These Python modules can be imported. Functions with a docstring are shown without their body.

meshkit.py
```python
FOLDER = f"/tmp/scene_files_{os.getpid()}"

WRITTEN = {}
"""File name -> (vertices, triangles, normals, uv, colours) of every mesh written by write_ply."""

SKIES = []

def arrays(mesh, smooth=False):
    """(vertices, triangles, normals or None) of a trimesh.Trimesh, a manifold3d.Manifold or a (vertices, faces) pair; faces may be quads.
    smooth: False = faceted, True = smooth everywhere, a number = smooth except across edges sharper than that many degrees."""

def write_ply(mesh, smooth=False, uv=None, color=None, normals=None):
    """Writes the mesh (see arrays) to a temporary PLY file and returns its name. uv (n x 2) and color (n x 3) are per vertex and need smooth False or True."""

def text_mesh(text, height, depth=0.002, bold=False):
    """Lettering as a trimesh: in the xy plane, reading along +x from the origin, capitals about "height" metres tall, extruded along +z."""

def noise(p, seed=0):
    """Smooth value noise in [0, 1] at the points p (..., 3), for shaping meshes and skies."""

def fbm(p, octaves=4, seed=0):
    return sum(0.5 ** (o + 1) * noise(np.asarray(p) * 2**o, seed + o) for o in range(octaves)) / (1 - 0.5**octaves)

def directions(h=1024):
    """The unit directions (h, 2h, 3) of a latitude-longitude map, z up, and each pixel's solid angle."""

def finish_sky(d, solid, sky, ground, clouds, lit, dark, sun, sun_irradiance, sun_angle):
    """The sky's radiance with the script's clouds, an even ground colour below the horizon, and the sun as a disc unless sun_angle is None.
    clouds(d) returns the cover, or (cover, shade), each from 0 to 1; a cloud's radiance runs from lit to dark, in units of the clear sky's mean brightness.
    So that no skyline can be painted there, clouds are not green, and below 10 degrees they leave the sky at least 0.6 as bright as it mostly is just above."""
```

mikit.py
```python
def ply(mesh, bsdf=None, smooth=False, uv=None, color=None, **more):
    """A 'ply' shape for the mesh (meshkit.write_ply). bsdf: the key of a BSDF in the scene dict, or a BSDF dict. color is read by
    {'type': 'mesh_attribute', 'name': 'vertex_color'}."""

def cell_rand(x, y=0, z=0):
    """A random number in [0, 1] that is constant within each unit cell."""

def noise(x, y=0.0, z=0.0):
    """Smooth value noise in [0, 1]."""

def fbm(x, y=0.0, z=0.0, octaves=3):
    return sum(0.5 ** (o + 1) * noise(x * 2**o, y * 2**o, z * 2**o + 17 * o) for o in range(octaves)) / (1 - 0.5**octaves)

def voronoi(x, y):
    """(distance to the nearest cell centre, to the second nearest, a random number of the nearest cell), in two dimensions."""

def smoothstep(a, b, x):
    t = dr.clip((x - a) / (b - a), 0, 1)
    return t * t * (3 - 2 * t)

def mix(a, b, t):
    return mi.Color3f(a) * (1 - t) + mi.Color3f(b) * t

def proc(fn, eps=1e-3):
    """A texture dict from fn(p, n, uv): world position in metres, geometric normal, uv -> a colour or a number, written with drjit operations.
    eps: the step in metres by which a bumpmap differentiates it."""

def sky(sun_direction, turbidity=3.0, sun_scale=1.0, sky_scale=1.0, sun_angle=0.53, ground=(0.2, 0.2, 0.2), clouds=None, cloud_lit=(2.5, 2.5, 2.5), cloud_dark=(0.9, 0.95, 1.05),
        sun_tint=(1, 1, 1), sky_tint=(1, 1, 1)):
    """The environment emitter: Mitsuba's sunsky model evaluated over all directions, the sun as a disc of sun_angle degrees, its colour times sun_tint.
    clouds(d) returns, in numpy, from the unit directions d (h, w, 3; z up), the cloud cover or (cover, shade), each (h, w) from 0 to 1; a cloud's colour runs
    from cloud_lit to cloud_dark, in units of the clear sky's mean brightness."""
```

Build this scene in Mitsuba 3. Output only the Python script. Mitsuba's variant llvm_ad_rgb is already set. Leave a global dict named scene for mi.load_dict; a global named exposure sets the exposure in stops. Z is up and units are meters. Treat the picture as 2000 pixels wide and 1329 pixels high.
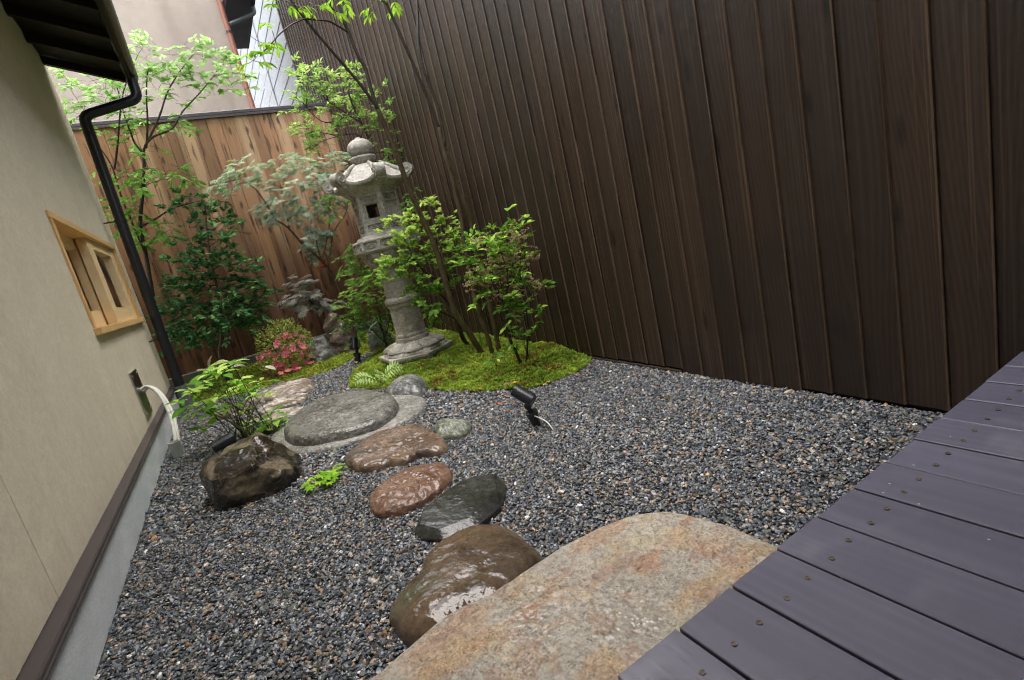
import math
import numpy as np, trimesh, manifold3d, shapely, drjit as dr, mitsuba as mi, mikit, meshkit
from shapely.geometry import Polygon
from mikit import proc, noise, fbm, voronoi, cell_rand, smoothstep, mix
from trimesh.creation import box as tbox, cylinder as tcyl, icosphere

scene, labels, ROCKS = {}, {}, {}
T = mi.ScalarTransform4f

# ------------------------------------------------------------------ camera, sky, exposure
FOV, ROLL, PITCH, YAW = 89.74, math.radians(-13.319), math.radians(11.77), math.radians(27.98)
EYE = np.array([0.0, 0.0, 1.0])
fw = np.array([math.sin(YAW) * math.cos(PITCH), math.cos(YAW) * math.cos(PITCH), -math.sin(PITCH)])
r0 = np.array([math.cos(YAW), -math.sin(YAW), 0.0])
u0 = np.cross(r0, fw)
up = -math.sin(ROLL) * r0 + math.cos(ROLL) * u0
scene['camera'] = {'type': 'perspective', 'fov': FOV, 'fov_axis': 'x', 'near_clip': 0.05, 'far_clip': 200.0,
                   'to_world': T().look_at(origin=EYE.tolist(), target=(EYE + fw).tolist(), up=up.tolist())}
def overcast(d):
    """rain cloud all over, three times as bright overhead as at the horizon (the standard overcast sky)"""
    return np.ones(d.shape[:2]), 1 - np.clip(d[..., 2], 0, 1)
scene['sky'] = mikit.sky((0.10, 0.06, 0.99), turbidity=3, sun_scale=0.3, sun_angle=60, clouds=overcast, cloud_lit=(3.0, 3.1, 3.3),
                         cloud_dark=(1.0, 1.04, 1.10), sun_tint=(0.93, 0.98, 1.10))
exposure = 3.78

# ------------------------------------------------------------------ helpers
def numbered(key):
    if key not in scene and key not in labels:
        return key
    k = 1
    while f'{key}_{k:03d}' in scene or f'{key}_{k:03d}' in labels:
        k += 1
    return f'{key}_{k:03d}'

def thing(name, label, cat, group=None):
    key = numbered(name)
    labels[key] = {'label': label, 'category': cat}
    if group:
        labels[key]['group'] = group
    return key

def put(key, mesh, bsdf, smooth=False, color=None):
    uv = None
    if bsdf in ROCKS:                                           # all rocks share one material, told apart by a number in uv
        smooth, uv, bsdf = True, np.tile([ROCKS[bsdf] + 0.5, 0.5], (len(mesh.vertices), 1)), 'rock'
    scene[key] = mikit.ply(mesh, bsdf, smooth=smooth, color=color, uv=uv)
    return key

def part(parent, name, mesh, bsdf, smooth=False, color=None, label=None, kind=None):
    key = numbered(f'{parent}__{name}')
    put(key, mesh, bsdf, smooth, color)
    if label or kind:
        labels[key] = {}
        if label: labels[key]['label'] = label
        if kind: labels[key]['kind'] = kind
    return key

def reuse(parent, name, source, matrix):
    key = numbered(f'{parent}__{name}')
    scene[key] = {**scene[source], 'to_world': T(np.asarray(matrix, float).tolist())}
    return key

def structure(name, mesh, bsdf, label, smooth=False):
    put(name, mesh, bsdf, smooth)
    labels[name] = {'label': label, 'category': name.replace('_', ' '), 'kind': 'structure'}

def cat(ms):
    return trimesh.util.concatenate(list(ms))

def box(x0, x1, y0, y1, z0, z1, bevel=0.0):
    """axis box, optionally with rounded-off edges"""
    if bevel <= 0:
        m = tbox((x1 - x0, y1 - y0, z1 - z0))
        m.apply_translation(((x0 + x1) / 2, (y0 + y1) / 2, (z0 + z1) / 2))
        return m
    b, pts = bevel, []
    for X in ((x0, 1), (x1, -1)):
        for Y in ((y0, 1), (y1, -1)):
            for Z in ((z0, 1), (z1, -1)):
                x, y, z = X[0], Y[0], Z[0]
                pts += [(x, y + Y[1] * b, z + Z[1] * b), (x + X[1] * b, y, z + Z[1] * b), (x + X[1] * b, y + Y[1] * b, z)]
    return trimesh.convex.convex_hull(np.array(pts))

def spline(pts, n):
    p = np.asarray(pts, float)
    if len(p) < 3:
        t = np.linspace(0, 1, n)[:, None]
        return p[0] * (1 - t) + p[-1] * t
    from scipy.interpolate import PchipInterpolator
    s = np.r_[0, np.cumsum(np.linalg.norm(np.diff(p, axis=0), axis=1))]
    return PchipInterpolator(s, p)(np.linspace(0, s[-1], n))

def tube(pts, ra, rb=None, sides=7, n=None, bumps=0.0, seed=0):
    rb = ra if rb is None else rb
    n = n or max(3, 3 * len(pts))
    p = spline(pts, n)
    r = np.linspace(ra, rb, n)
    if bumps:
        r = r * (1 + bumps * (np.random.default_rng(seed).random(n) - 0.3))
    t = np.gradient(p, axis=0)
    t /= np.linalg.norm(t, axis=1, keepdims=True) + 1e-12
    ref = np.array([0, 0, 1.0]) if abs(t[0, 2]) < 0.9 else np.array([1.0, 0, 0])
    a = np.zeros_like(t)
    a0 = np.cross(t[0], ref); a0 /= np.linalg.norm(a0)
    for i in range(n):
        a0 = a0 - t[i] * (a0 @ t[i]); a0 /= np.linalg.norm(a0)
        a[i] = a0
    b = np.cross(t, a)
    ang = np.arange(sides) * 2 * np.pi / sides
    v = p[:, None] + r[:, None, None] * (np.cos(ang)[None, :, None] * a[:, None] + np.sin(ang)[None, :, None] * b[:, None])
    i, j = np.meshgrid(np.arange(n - 1), np.arange(sides), indexing='ij')
    q = np.stack([i * sides + j, i * sides + (j + 1) % sides, (i + 1) * sides + (j + 1) % sides, (i + 1) * sides + j], -1).reshape(-1, 4)
    f = np.vstack([q[:, [0, 1, 2]], q[:, [0, 2, 3]]])
    v = np.vstack([v.reshape(-1, 3), p[:1], p[-1:]])
    c0, c1, jj = n * sides, n * sides + 1, np.arange(sides)
    f = np.vstack([f, np.stack([jj * 0 + c0, (jj + 1) % sides, jj], 1), np.stack([jj * 0 + c1, (n - 1) * sides + jj, (n - 1) * sides + (jj + 1) % sides], 1)])
    return trimesh.Trimesh(v, f, process=False)

def rings_mesh(rings, cap0=True, cap1=True):
    """rings: (m, N, 3) -> closed lofted mesh"""
    R = np.asarray(rings, float)
    m, N = R.shape[:2]
    i, j = np.meshgrid(np.arange(m - 1), np.arange(N), indexing='ij')
    q = np.stack([i * N + j, i * N + (j + 1) % N, (i + 1) * N + (j + 1) % N, (i + 1) * N + j], -1).reshape(-1, 4)
    f = [q[:, [0, 1, 2]], q[:, [0, 2, 3]]]
    v = [R.reshape(-1, 3)]
    jj = np.arange(N)
    k = m * N
    if cap0:
        v.append(R[0].mean(0)[None]); f.append(np.stack([jj * 0 + k, (jj + 1) % N, jj], 1)); k += 1
    if cap1:
        v.append(R[-1].mean(0)[None]); f.append(np.stack([jj * 0 + k, (m - 1) * N + jj, (m - 1) * N + (jj + 1) % N], 1))
    return trimesh.Trimesh(np.vstack(v), np.vstack(f), process=False)

def man(m):
    m = trimesh.Trimesh(m.vertices, m.faces, process=True)
    return manifold3d.Manifold(manifold3d.Mesh(np.asarray(m.vertices, np.float32), np.asarray(m.faces, np.uint32)))

def unman(M):
    m = M.to_mesh()
    return trimesh.Trimesh(np.asarray(m.vert_properties[:, :3], float), np.asarray(m.tri_verts), process=False)

# ------------------------------------------------------------------ materials
def rgb(c):
    return {'type': 'rgb', 'value': list(map(float, c))}

def mat(key, color, rough=0.5, spec=0.5, bump=None, bump_scale=1.0, eps=1e-3, coat=0.0, metallic=0.0, coat_gloss=0.9):
    col = proc(color) if callable(color) else ({'type': 'mesh_attribute', 'name': 'vertex_color'} if color == 'v' else rgb(color))
    d = {'type': 'principled', 'base_color': col, 'roughness': proc(rough) if callable(rough) else float(rough),
         'specular': float(spec), 'metallic': float(metallic)}
    if coat:
        d['clearcoat'] = float(coat); d['clearcoat_gloss'] = float(coat_gloss)
    if bump is not None:
        d = {'type': 'bumpmap', 'arbitrary': proc(bump, eps), 'scale': float(bump_scale), 'bsdf': d}
    scene[key] = {'type': 'twosided', 'bsdf': d}

def leafmat(key, rough=0.3, trans=0.7, color='v', spec_eta=1.5):
    col = {'type': 'mesh_attribute', 'name': 'vertex_color'} if color == 'v' else rgb(color)
    scene[key] = {'type': 'principledthin', 'base_color': col, 'roughness': rough, 'diff_trans': trans, 'eta': spec_eta, 'spec_trans': 0.0}

def frac(x):
    return x - dr.floor(x)

def grain(a, b, seed=0.0, k=52.0):
    """wood figure in [0, 1]; a across, b along the grain, metres; k rings to the metre"""
    warp = fbm(a * 6 + seed, b * 0.8 + seed, seed, octaves=2)
    rings = 0.5 + 0.5 * dr.sin(2 * math.pi * (a * k + 9.0 * warp))
    fine = noise(a * k * 4.2, b * 3 + seed * 3, seed)
    return 0.5 * rings * rings + 0.5 * fine

PITCH_W = 0.137
def wall_u(p):
    t = (p.y - 0.665) / PITCH_W
    return t, frac(t), dr.floor(t)

def wall_color(p, n, uv):
    t, u, k = wall_u(p)
    g = grain(p.y, p.z, cell_rand(k, 3) * 40)
    r = cell_rand(k, 7)
    line = smoothstep(0.62, 0.86, noise(p.y * 190, p.z * 1.1, k)) * smoothstep(0.35, 0.7, noise(p.y * 18, p.z * 0.7, k + 9))
    c = mix((0.0190, 0.0108, 0.0070), (0.043, 0.0250, 0.0155), g * 0.8 + 0.1)
    c = mix(c, mi.Color3f(0.11, 0.070, 0.040), line * 0.32)
    c = c * (0.74 + 0.52 * r)
    knot = voronoi(p.y * 4.3 + 11, p.z * 1.3 + 5)[0]
    c = c * (0.45 + 0.55 * smoothstep(0.02, 0.10, knot))
    blot = smoothstep(0.5, 0.75, fbm(p.y * 2.5, p.z * 2.2, 5.0))
    c = mix(c, mi.Color3f(0.019, 0.0125, 0.0095), blot * 0.5)
    edge = 1 - smoothstep(0.020, 0.060, u)                      # worn edge of each lapped board
    c = mix(c, mi.Color3f(0.120, 0.080, 0.050) * (0.75 + 0.5 * noise(p.z * 6, k)), edge * 0.75)
    green = smoothstep(0.55, 0.8, fbm(p.y * 1.3, p.z * 1.5, 9.0)) * smoothstep(1.9, 0.3, p.z) * smoothstep(2.0, 3.5, p.y)
    return mix(c, mi.Color3f(0.035, 0.042, 0.015), green * 0.25)

def wall_bump(p, n, uv):
    t, u, k = wall_u(p)
    return 0.0007 * grain(p.y, p.z, cell_rand(k, 3) * 40) + 0.0014 * noise(p.y * 90, p.z * 25)

def wall_rough(p, n, uv):
    return 0.36 + 0.2 * fbm(p.y * 8, p.z * 3)

mat('wall_board', wall_color, wall_rough, 0.32, wall_bump, 1.0, 2e-3, coat=0.45, coat_gloss=0.93)

FENCE_P = 0.155
def fence_color(p, n, uv):
    k = dr.floor((p.x + 3) / FENCE_P)
    s = cell_rand(k, 11)
    g = grain(p.x, p.z, s * 60, 22.0)
    base = mix((0.215, 0.105, 0.052), (0.48, 0.262, 0.142), 0.25 + 0.3 * g + 0.3 * fbm(p.x * 22, p.z * 0.6, s * 20))
    base = base * (0.7 + 0.55 * cell_rand(k, 5))
    pale = smoothstep(0.62, 0.8, noise(p.x * 9, p.z * 0.35, 3.0))
    base = mix(base, mi.Color3f(0.60, 0.39, 0.235), pale * 0.8)
    char = smoothstep(0.56, 0.74, fbm(p.x * 34, p.z * 3.2, s * 9)) 
    base = mix(base, mi.Color3f(0.05, 0.035, 0.026), char * 0.75)
    knot = voronoi(p.x * 5 + 30, p.z * 1.8)[0]
    base = mix(base, mi.Color3f(0.06, 0.035, 0.022), (1 - smoothstep(0.03, 0.13, knot)) * 0.8)
    damp_shade = smoothstep(2.2, 0.5, p.z + 0.9 * (noise(p.x * 12, p.z * 0.7, 2.0) - 0.5))  # wet foot of the boards, with the shade of the plants painted in too
    return mix(base, base * mi.Color3f(0.27, 0.21, 0.19), damp_shade)

def fence_bump(p, n, uv):
    return 0.0014 * grain(p.x, p.z, cell_rand(dr.floor((p.x + 3) / FENCE_P), 11) * 60, 22.0)
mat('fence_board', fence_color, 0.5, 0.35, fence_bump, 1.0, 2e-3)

def deck_color(p, n, uv):
    k = dr.floor((p.x - 0.486) / 0.138)
    s = cell_rand(k, 4)
    g = grain(p.x, p.y * 0.7, s * 50, 30.0)
    c = mix((0.058, 0.056, 0.080), (0.100, 0.097, 0.132), 0.5 * g * noise(p.x * 9, p.y * 3, s * 30) + 0.35 * s + 0.25 * fbm(p.x * 40, p.y * 2.5, 3.0))
    pale = smoothstep(0.62, 0.85, fbm(p.x * 5, p.y * 9, 4.0))
    c = mix(c, mi.Color3f(0.16, 0.155, 0.19), pale * 0.4)
    spot = voronoi(p.x * 16, p.y * 16)
    return mix(c, mi.Color3f(0.30, 0.30, 0.30), (1 - smoothstep(0.02, 0.045, spot[0])) * (spot[2] > 0.86))
def deck_bump(p, n, uv):
    return 0.0002 * noise(p.x * 220, p.y * 9) + 0.0003 * noise(p.x * 60, p.y * 30)
def deck_rough(p, n, uv):
    return 0.33 + 0.16 * fbm(p.x * 11, p.y * 5)
mat('deck_board', deck_color, deck_rough, 0.6, deck_bump, 1.0, 1e-3)
mat('deck_edge', (0.016, 0.013, 0.014), 0.6, 0.3)

def plaster_color(p, n, uv):
    g = 0.6 * fbm(p.y * 3, p.z * 2.2, 1.0) + 0.4 * fbm(p.y * 16, p.z * 16, 4.0)
    damp_shade = smoothstep(0.50, 0.24, p.z + 0.16 * fbm(p.y * 9, p.z * 2, 6.0)) + 0.5 * smoothstep(0.55, 0.75, fbm(p.y * 11, p.z * 0.6, 12.0)) * smoothstep(1.2, 0.3, p.z)
    return mix((0.49, 0.44, 0.335), (0.575, 0.52, 0.41), g) * (1 - 0.14 * damp_shade) * (0.90 + 0.12 * noise(p.y * 160, p.z * 160) + 0.08 * noise(p.y * 55, p.z * 55))
def plaster_bump(p, n, uv):
    return 0.0018 * fbm(p.y * 170, p.z * 170, p.x * 170, octaves=2)
mat('plaster', plaster_color, 0.9, 0.2, plaster_bump, 1.0, 1e-3)

def beige_color(p, n, uv):
    streak = smoothstep(0.45, 0.8, fbm(p.x * 3.2, p.z * 0.5, 4.0))
    c = mix((0.44, 0.375, 0.315), (0.36, 0.30, 0.25), streak)
    return c * (0.93 + 0.12 * fbm(p.x * 14, p.z * 14))
mat('beige_plaster', beige_color, 0.95, 0.15)

def light_wood(p, n, uv):
    g = grain(p.y * 1.0 + p.x, p.z * 0.5 + p.y * 0.5, 2.0)
    return mix((0.58, 0.35, 0.14), (0.74, 0.50, 0.24), g)
mat('light_wood', light_wood, 0.5, 0.4)
mat('pale_wood', lambda p, n, uv: mix((0.66, 0.48, 0.25), (0.75, 0.58, 0.34), grain(p.y, p.z, 7.0)), 0.55, 0.4)

mat('concrete', lambda p, n, uv: mix((0.36, 0.39, 0.40), (0.52, 0.55, 0.56), fbm(p.x * 9, p.y * 5, p.z * 9)) * (0.9 + 0.2 * noise(p.x * 150, p.y * 150, p.z * 150)), 0.7, 0.3,
    lambda p, n, uv: 0.001 * noise(p.x * 140, p.y * 140, p.z * 140), 1.0, 1e-3)
mat('curb_concrete', lambda p, n, uv: mix((0.07, 0.068, 0.062), (0.13, 0.125, 0.11), fbm(p.x * 9, p.y * 5, p.z * 9)), 0.6, 0.4)
mat('brown_metal', (0.052, 0.042, 0.044), 0.35, 0.5)
mat('cap_metal', (0.075, 0.06, 0.07), 0.4, 0.5)
mat('black_metal', (0.016, 0.018, 0.022), 0.34, 0.5)
mat('dark_soffit', lambda p, n, uv: mix((0.012, 0.010, 0.009), (0.022, 0.018, 0.016), grain(p.y, p.x, 3.0)), 0.6, 0.3)
mat('grey_pvc', (0.15, 0.165, 0.18), 0.45, 0.4)
mat('white_pvc', (0.62, 0.62, 0.56), 0.35, 0.5)
mat('clear_pvc', (0.40, 0.41, 0.38), 0.3, 0.5)
mat('steel', lambda p, n, uv: mix((0.42, 0.42, 0.42), (0.54, 0.53, 0.50), noise(p.y * 5, p.z * 30)), 0.22, metallic=1.0)
mat('copper_pipe', lambda p, n, uv: mix((0.30, 0.105, 0.065), (0.40, 0.17, 0.12), fbm(p.x * 4, p.z * 3)), 0.4, 0.5)
mat('siding', lambda p, n, uv: mix((0.25, 0.265, 0.28), (0.34, 0.355, 0.37), fbm(p.y * 1.2, p.z * 6)), 0.45, 0.4)
mat('rust_screw', lambda p, n, uv: mix((0.035, 0.026, 0.02), (0.10, 0.072, 0.052), noise(p.x * 500, p.y * 500)), 0.5, 0.5)
mat('black_void', (0.004, 0.004, 0.004), 0.8, 0.1)
mat('room_wall', (0.35, 0.30, 0.22), 0.9, 0.1)
scene['window_glass'] = {'type': 'thindielectric', 'int_ior': 1.5}

def lantern_color(p, n, uv):
    big = fbm(p.x * 6, p.y * 6, p.z * 6)
    c = mix((0.25, 0.232, 0.195), (0.36, 0.338, 0.288), big)
    sp = 0.5 * noise(p.x * 55, p.y * 55, p.z * 55) + 0.5 * noise(p.x * 130, p.y * 130, p.z * 130)
    c = c * (0.45 + 1.1 * sp)
    stain = smoothstep(0.50, 0.70, fbm(p.x * 11 + 9, p.y * 11, p.z * 3.0))
    c = mix(c, mi.Color3f(0.15, 0.135, 0.105), stain * 0.55)
    lich = smoothstep(0.62, 0.72, fbm(p.x * 22, p.y * 22, p.z * 22 + 5))
    c = mix(c, mi.Color3f(0.55, 0.54, 0.48), lich * 0.3)
    gr = smoothstep(0.55, 0.72, fbm(p.x * 8 + 3, p.y * 8, p.z * 8)) * smoothstep(0.55, 0.02, p.z)
    return mix(c, mi.Color3f(0.13, 0.15, 0.06), gr * 0.6)
def lantern_bump(p, n, uv):
    return 0.0045 * fbm(p.x * 34, p.y * 34, p.z * 34, octaves=3)
mat('lantern_stone', lantern_color, lambda p, n, uv: 0.5 + 0.3 * fbm(p.x * 9, p.y * 9, p.z * 9), 0.45, lantern_bump, 1.0, 2e-3)

ROCK_TABLE = []
def rockmat(key, a, b, c, f1, r0, r1, bumpamp, bf, speck=0.5, vein=(0, 0, 0), veined=0.0):
    ROCKS[key] = len(ROCK_TABLE)
    ROCK_TABLE.append([*a, *b, *c, *vein, f1, r0, r1, bumpamp, bf, speck, veined])
def rock_row(uv, cols):
    i = mi.UInt32(dr.clip(dr.floor(uv.x), 0, len(ROCK_TABLE) - 1))
    t = np.array(ROCK_TABLE, np.float32)
    return [dr.gather(mi.Float, mi.Float(np.ascontiguousarray(t[:, c])), i) for c in cols]
def rock_color(p, n, uv):
    a0, a1, a2, b0, b1, b2, c0, c1, c2, v0, v1, v2, f1, sp, vn = rock_row(uv, (0, 1, 2, 3, 4, 5, 6, 7, 8, 9, 10, 11, 12, 17, 18))
    k = mix(mi.Color3f(a0, a1, a2), mi.Color3f(b0, b1, b2), smoothstep(0.3, 0.7, fbm(p.x * f1, p.y * f1, p.z * f1)))
    k = mix(k, mi.Color3f(c0, c1, c2), smoothstep(0.50, 0.66, fbm(p.x * f1 * 1.7 + 7, p.y * f1 * 1.7, p.z * f1 * 1.7 + 3)))
    k = k * (1 - sp / 2 + sp * noise(p.x * 190, p.y * 190, p.z * 190)) * (1 - sp / 2 + sp * noise(p.x * 62, p.y * 62, p.z * 62))
    s = dr.abs(fbm(p.x * 7 + 1, p.y * 7, p.z * 7 + 2) - 0.5)
    return mix(k, mi.Color3f(v0, v1, v2), (1 - smoothstep(0.0, 0.014, s)) * vn)
def rock_rough(p, n, uv):
    r0, r1 = rock_row(uv, (13, 14))
    return r0 + (r1 - r0) * smoothstep(0.35, 0.65, fbm(p.x * 8 + 4, p.y * 8, p.z * 8))
def rock_bump(p, n, uv):
    amp, bf = rock_row(uv, (15, 16))
    return amp * fbm(p.x * bf, p.y * bf, p.z * bf, octaves=3)

rockmat('rock_black', (0.011, 0.0085, 0.0065), (0.028, 0.021, 0.014), (0.125, 0.10, 0.065), 6, 0.18, 0.45, 0.014, 22, 0.6, (0.15, 0.13, 0.10), 0.5)
rockmat('rock_flat', (0.095, 0.062, 0.043), (0.165, 0.112, 0.078), (0.085, 0.07, 0.06), 6, 0.14, 0.38, 0.012, 24)
rockmat('rock_red', (0.120, 0.066, 0.043), (0.185, 0.113, 0.080), (0.10, 0.052, 0.032), 7, 0.16, 0.40, 0.013, 34)
rockmat('rock_dark', (0.013, 0.0135, 0.012), (0.026, 0.026, 0.022), (0.034, 0.034, 0.027), 5, 0.10, 0.26, 0.0035, 40)
rockmat('rock_brown', (0.046, 0.032, 0.021), (0.095, 0.064, 0.040), (0.068, 0.062, 0.036), 6, 0.10, 0.26, 0.0045, 46)
rockmat('rock_green', (0.10, 0.115, 0.085), (0.19, 0.20, 0.155), (0.085, 0.09, 0.06), 9, 0.3, 0.5, 0.010, 34)
rockmat('rock_grey', (0.075, 0.075, 0.074), (0.14, 0.14, 0.135), (0.22, 0.215, 0.20), 8, 0.14, 0.4, 0.012, 28, 0.6, (0.30, 0.30, 0.28), 0.5)
rockmat('rock_mauve', (0.105, 0.078, 0.064), (0.20, 0.15, 0.12), (0.07, 0.056, 0.045), 7, 0.14, 0.4, 0.013, 28, 0.6)
rockmat('rock_path', (0.15, 0.115, 0.088), (0.28, 0.23, 0.19), (0.42, 0.39, 0.34), 8, 0.12, 0.35, 0.012, 28)
rockmat('rock_pale', (0.18, 0.20, 0.19), (0.30, 0.31, 0.29), (0.11, 0.13, 0.11), 9, 0.4, 0.6, 0.010, 28)
rockmat('millstone', (0.085, 0.082, 0.073), (0.175, 0.168, 0.150), (0.13, 0.125, 0.11), 7, 0.16, 0.36, 0.012, 44, 1.1)
rockmat('millstone_base', (0.14, 0.135, 0.12), (0.25, 0.24, 0.215), (0.17, 0.165, 0.145), 7, 0.35, 0.55, 0.010, 44, 0.8)
mat('rock', rock_color, rock_rough, 0.5, rock_bump, 1.0, 1.5e-3)

def slab_color(p, n, uv):
    w = fbm(p.x * 4.5, p.y * 4.5, 3.0)
    rust = smoothstep(0.44, 0.64, fbm(p.x * 7 + 2, p.y * 12, 8.0, octaves=4))
    k = mix((0.205, 0.182, 0.148), (0.305, 0.278, 0.232), w)
    k = mix(k, mi.Color3f(0.29, 0.150, 0.060), rust * 0.42)
    red = smoothstep(0.60, 0.68, fbm(p.x * 20, p.y * 24, 1.0))
    k = mix(k, mi.Color3f(0.20, 0.095, 0.055), red * 0.4)
    gold = smoothstep(0.5, 0.66, fbm(p.x * 13 + 5, p.y * 13, 6.0, octaves=4))
    k = mix(k, mi.Color3f(0.33, 0.24, 0.10), gold * 0.24)
    sp = 0.6 * noise(p.x * 260, p.y * 260, p.z * 260) + 0.4 * noise(p.x * 95, p.y * 95, p.z * 95)
    k = k * (0.45 + 1.1 * sp)
    dark = smoothstep(0.74, 0.90, noise(p.x * 250, p.y * 250, p.z * 250 + 9))
    return mix(k, mi.Color3f(0.07, 0.062, 0.052), dark * 0.6)
mat('slab_stone', slab_color, lambda p, n, uv: 0.20 + 0.38 * smoothstep(0.35, 0.62, fbm(p.x * 5 + 1, p.y * 5, 2.0) + 0.25 * p.x), 0.5,
    lambda p, n, uv: 0.0065 * noise(p.x * 120, p.y * 120, p.z * 120) + 0.006 * fbm(p.x * 30, p.y * 30, p.z * 30), 1.0, 1e-3)

def ground_color(p, n, uv):
    v = voronoi(p.x * 75, p.y * 75)
    return mix((0.018, 0.019, 0.02), (0.10, 0.10, 0.105), v[2] * (1 - smoothstep(0.1, 0.6, v[0])))
mat('ground_gravel', ground_color, 0.4, 0.5)
mat('pebble', 'v', 0.30, 0.55)
mat('soil', (0.03, 0.022, 0.014), 0.8, 0.2)
def moss_soil(p, n, uv):
    g = fbm(p.x * 9, p.y * 9, 1.0)
    k = mix((0.09, 0.115, 0.012), (0.22, 0.25, 0.025), g)
    return mix(k, mi.Color3f(0.06, 0.040, 0.015), smoothstep(0.55, 0.75, fbm(p.x * 15, p.y * 15, 7.0)) * 0.7)
mat('moss_base', moss_soil, 0.9, 0.1)
leafmat('moss_blade', 0.6, 0.6)
leafmat('leaf_bright', 0.36, 0.95)
leafmat('leaf_gloss', 0.20, 0.5, 'v', 1.7)
leafmat('leaf_dull', 0.34, 0.75)
leafmat('petal', 0.5, 0.8)
def bark_color(p, n, uv):
    k = mix((0.036, 0.025, 0.013), (0.105, 0.075, 0.036), fbm(p.x * 40, p.y * 40, p.z * 14))
    return mix(k, mi.Color3f(0.10, 0.11, 0.035), smoothstep(0.5, 0.7, fbm(p.x * 13, p.y * 13, p.z * 5)) * smoothstep(0.9, 0.1, p.z) * 0.6)
mat('bark', bark_color, 0.45, 0.4, lambda p, n, uv: 0.002 * noise(p.x * 160, p.y * 160, p.z * 60), 1.0, 1e-3)
mat('bark_dark', lambda p, n, uv: mix((0.020, 0.014, 0.011), (0.050, 0.036, 0.026), fbm(p.x * 40, p.y * 40, p.z * 14)), 0.5, 0.4)
mat('stem_green', (0.11, 0.12, 0.03), 0.4, 0.4)
mat('dead_leaf', 'v', 0.5, 0.4)

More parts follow.
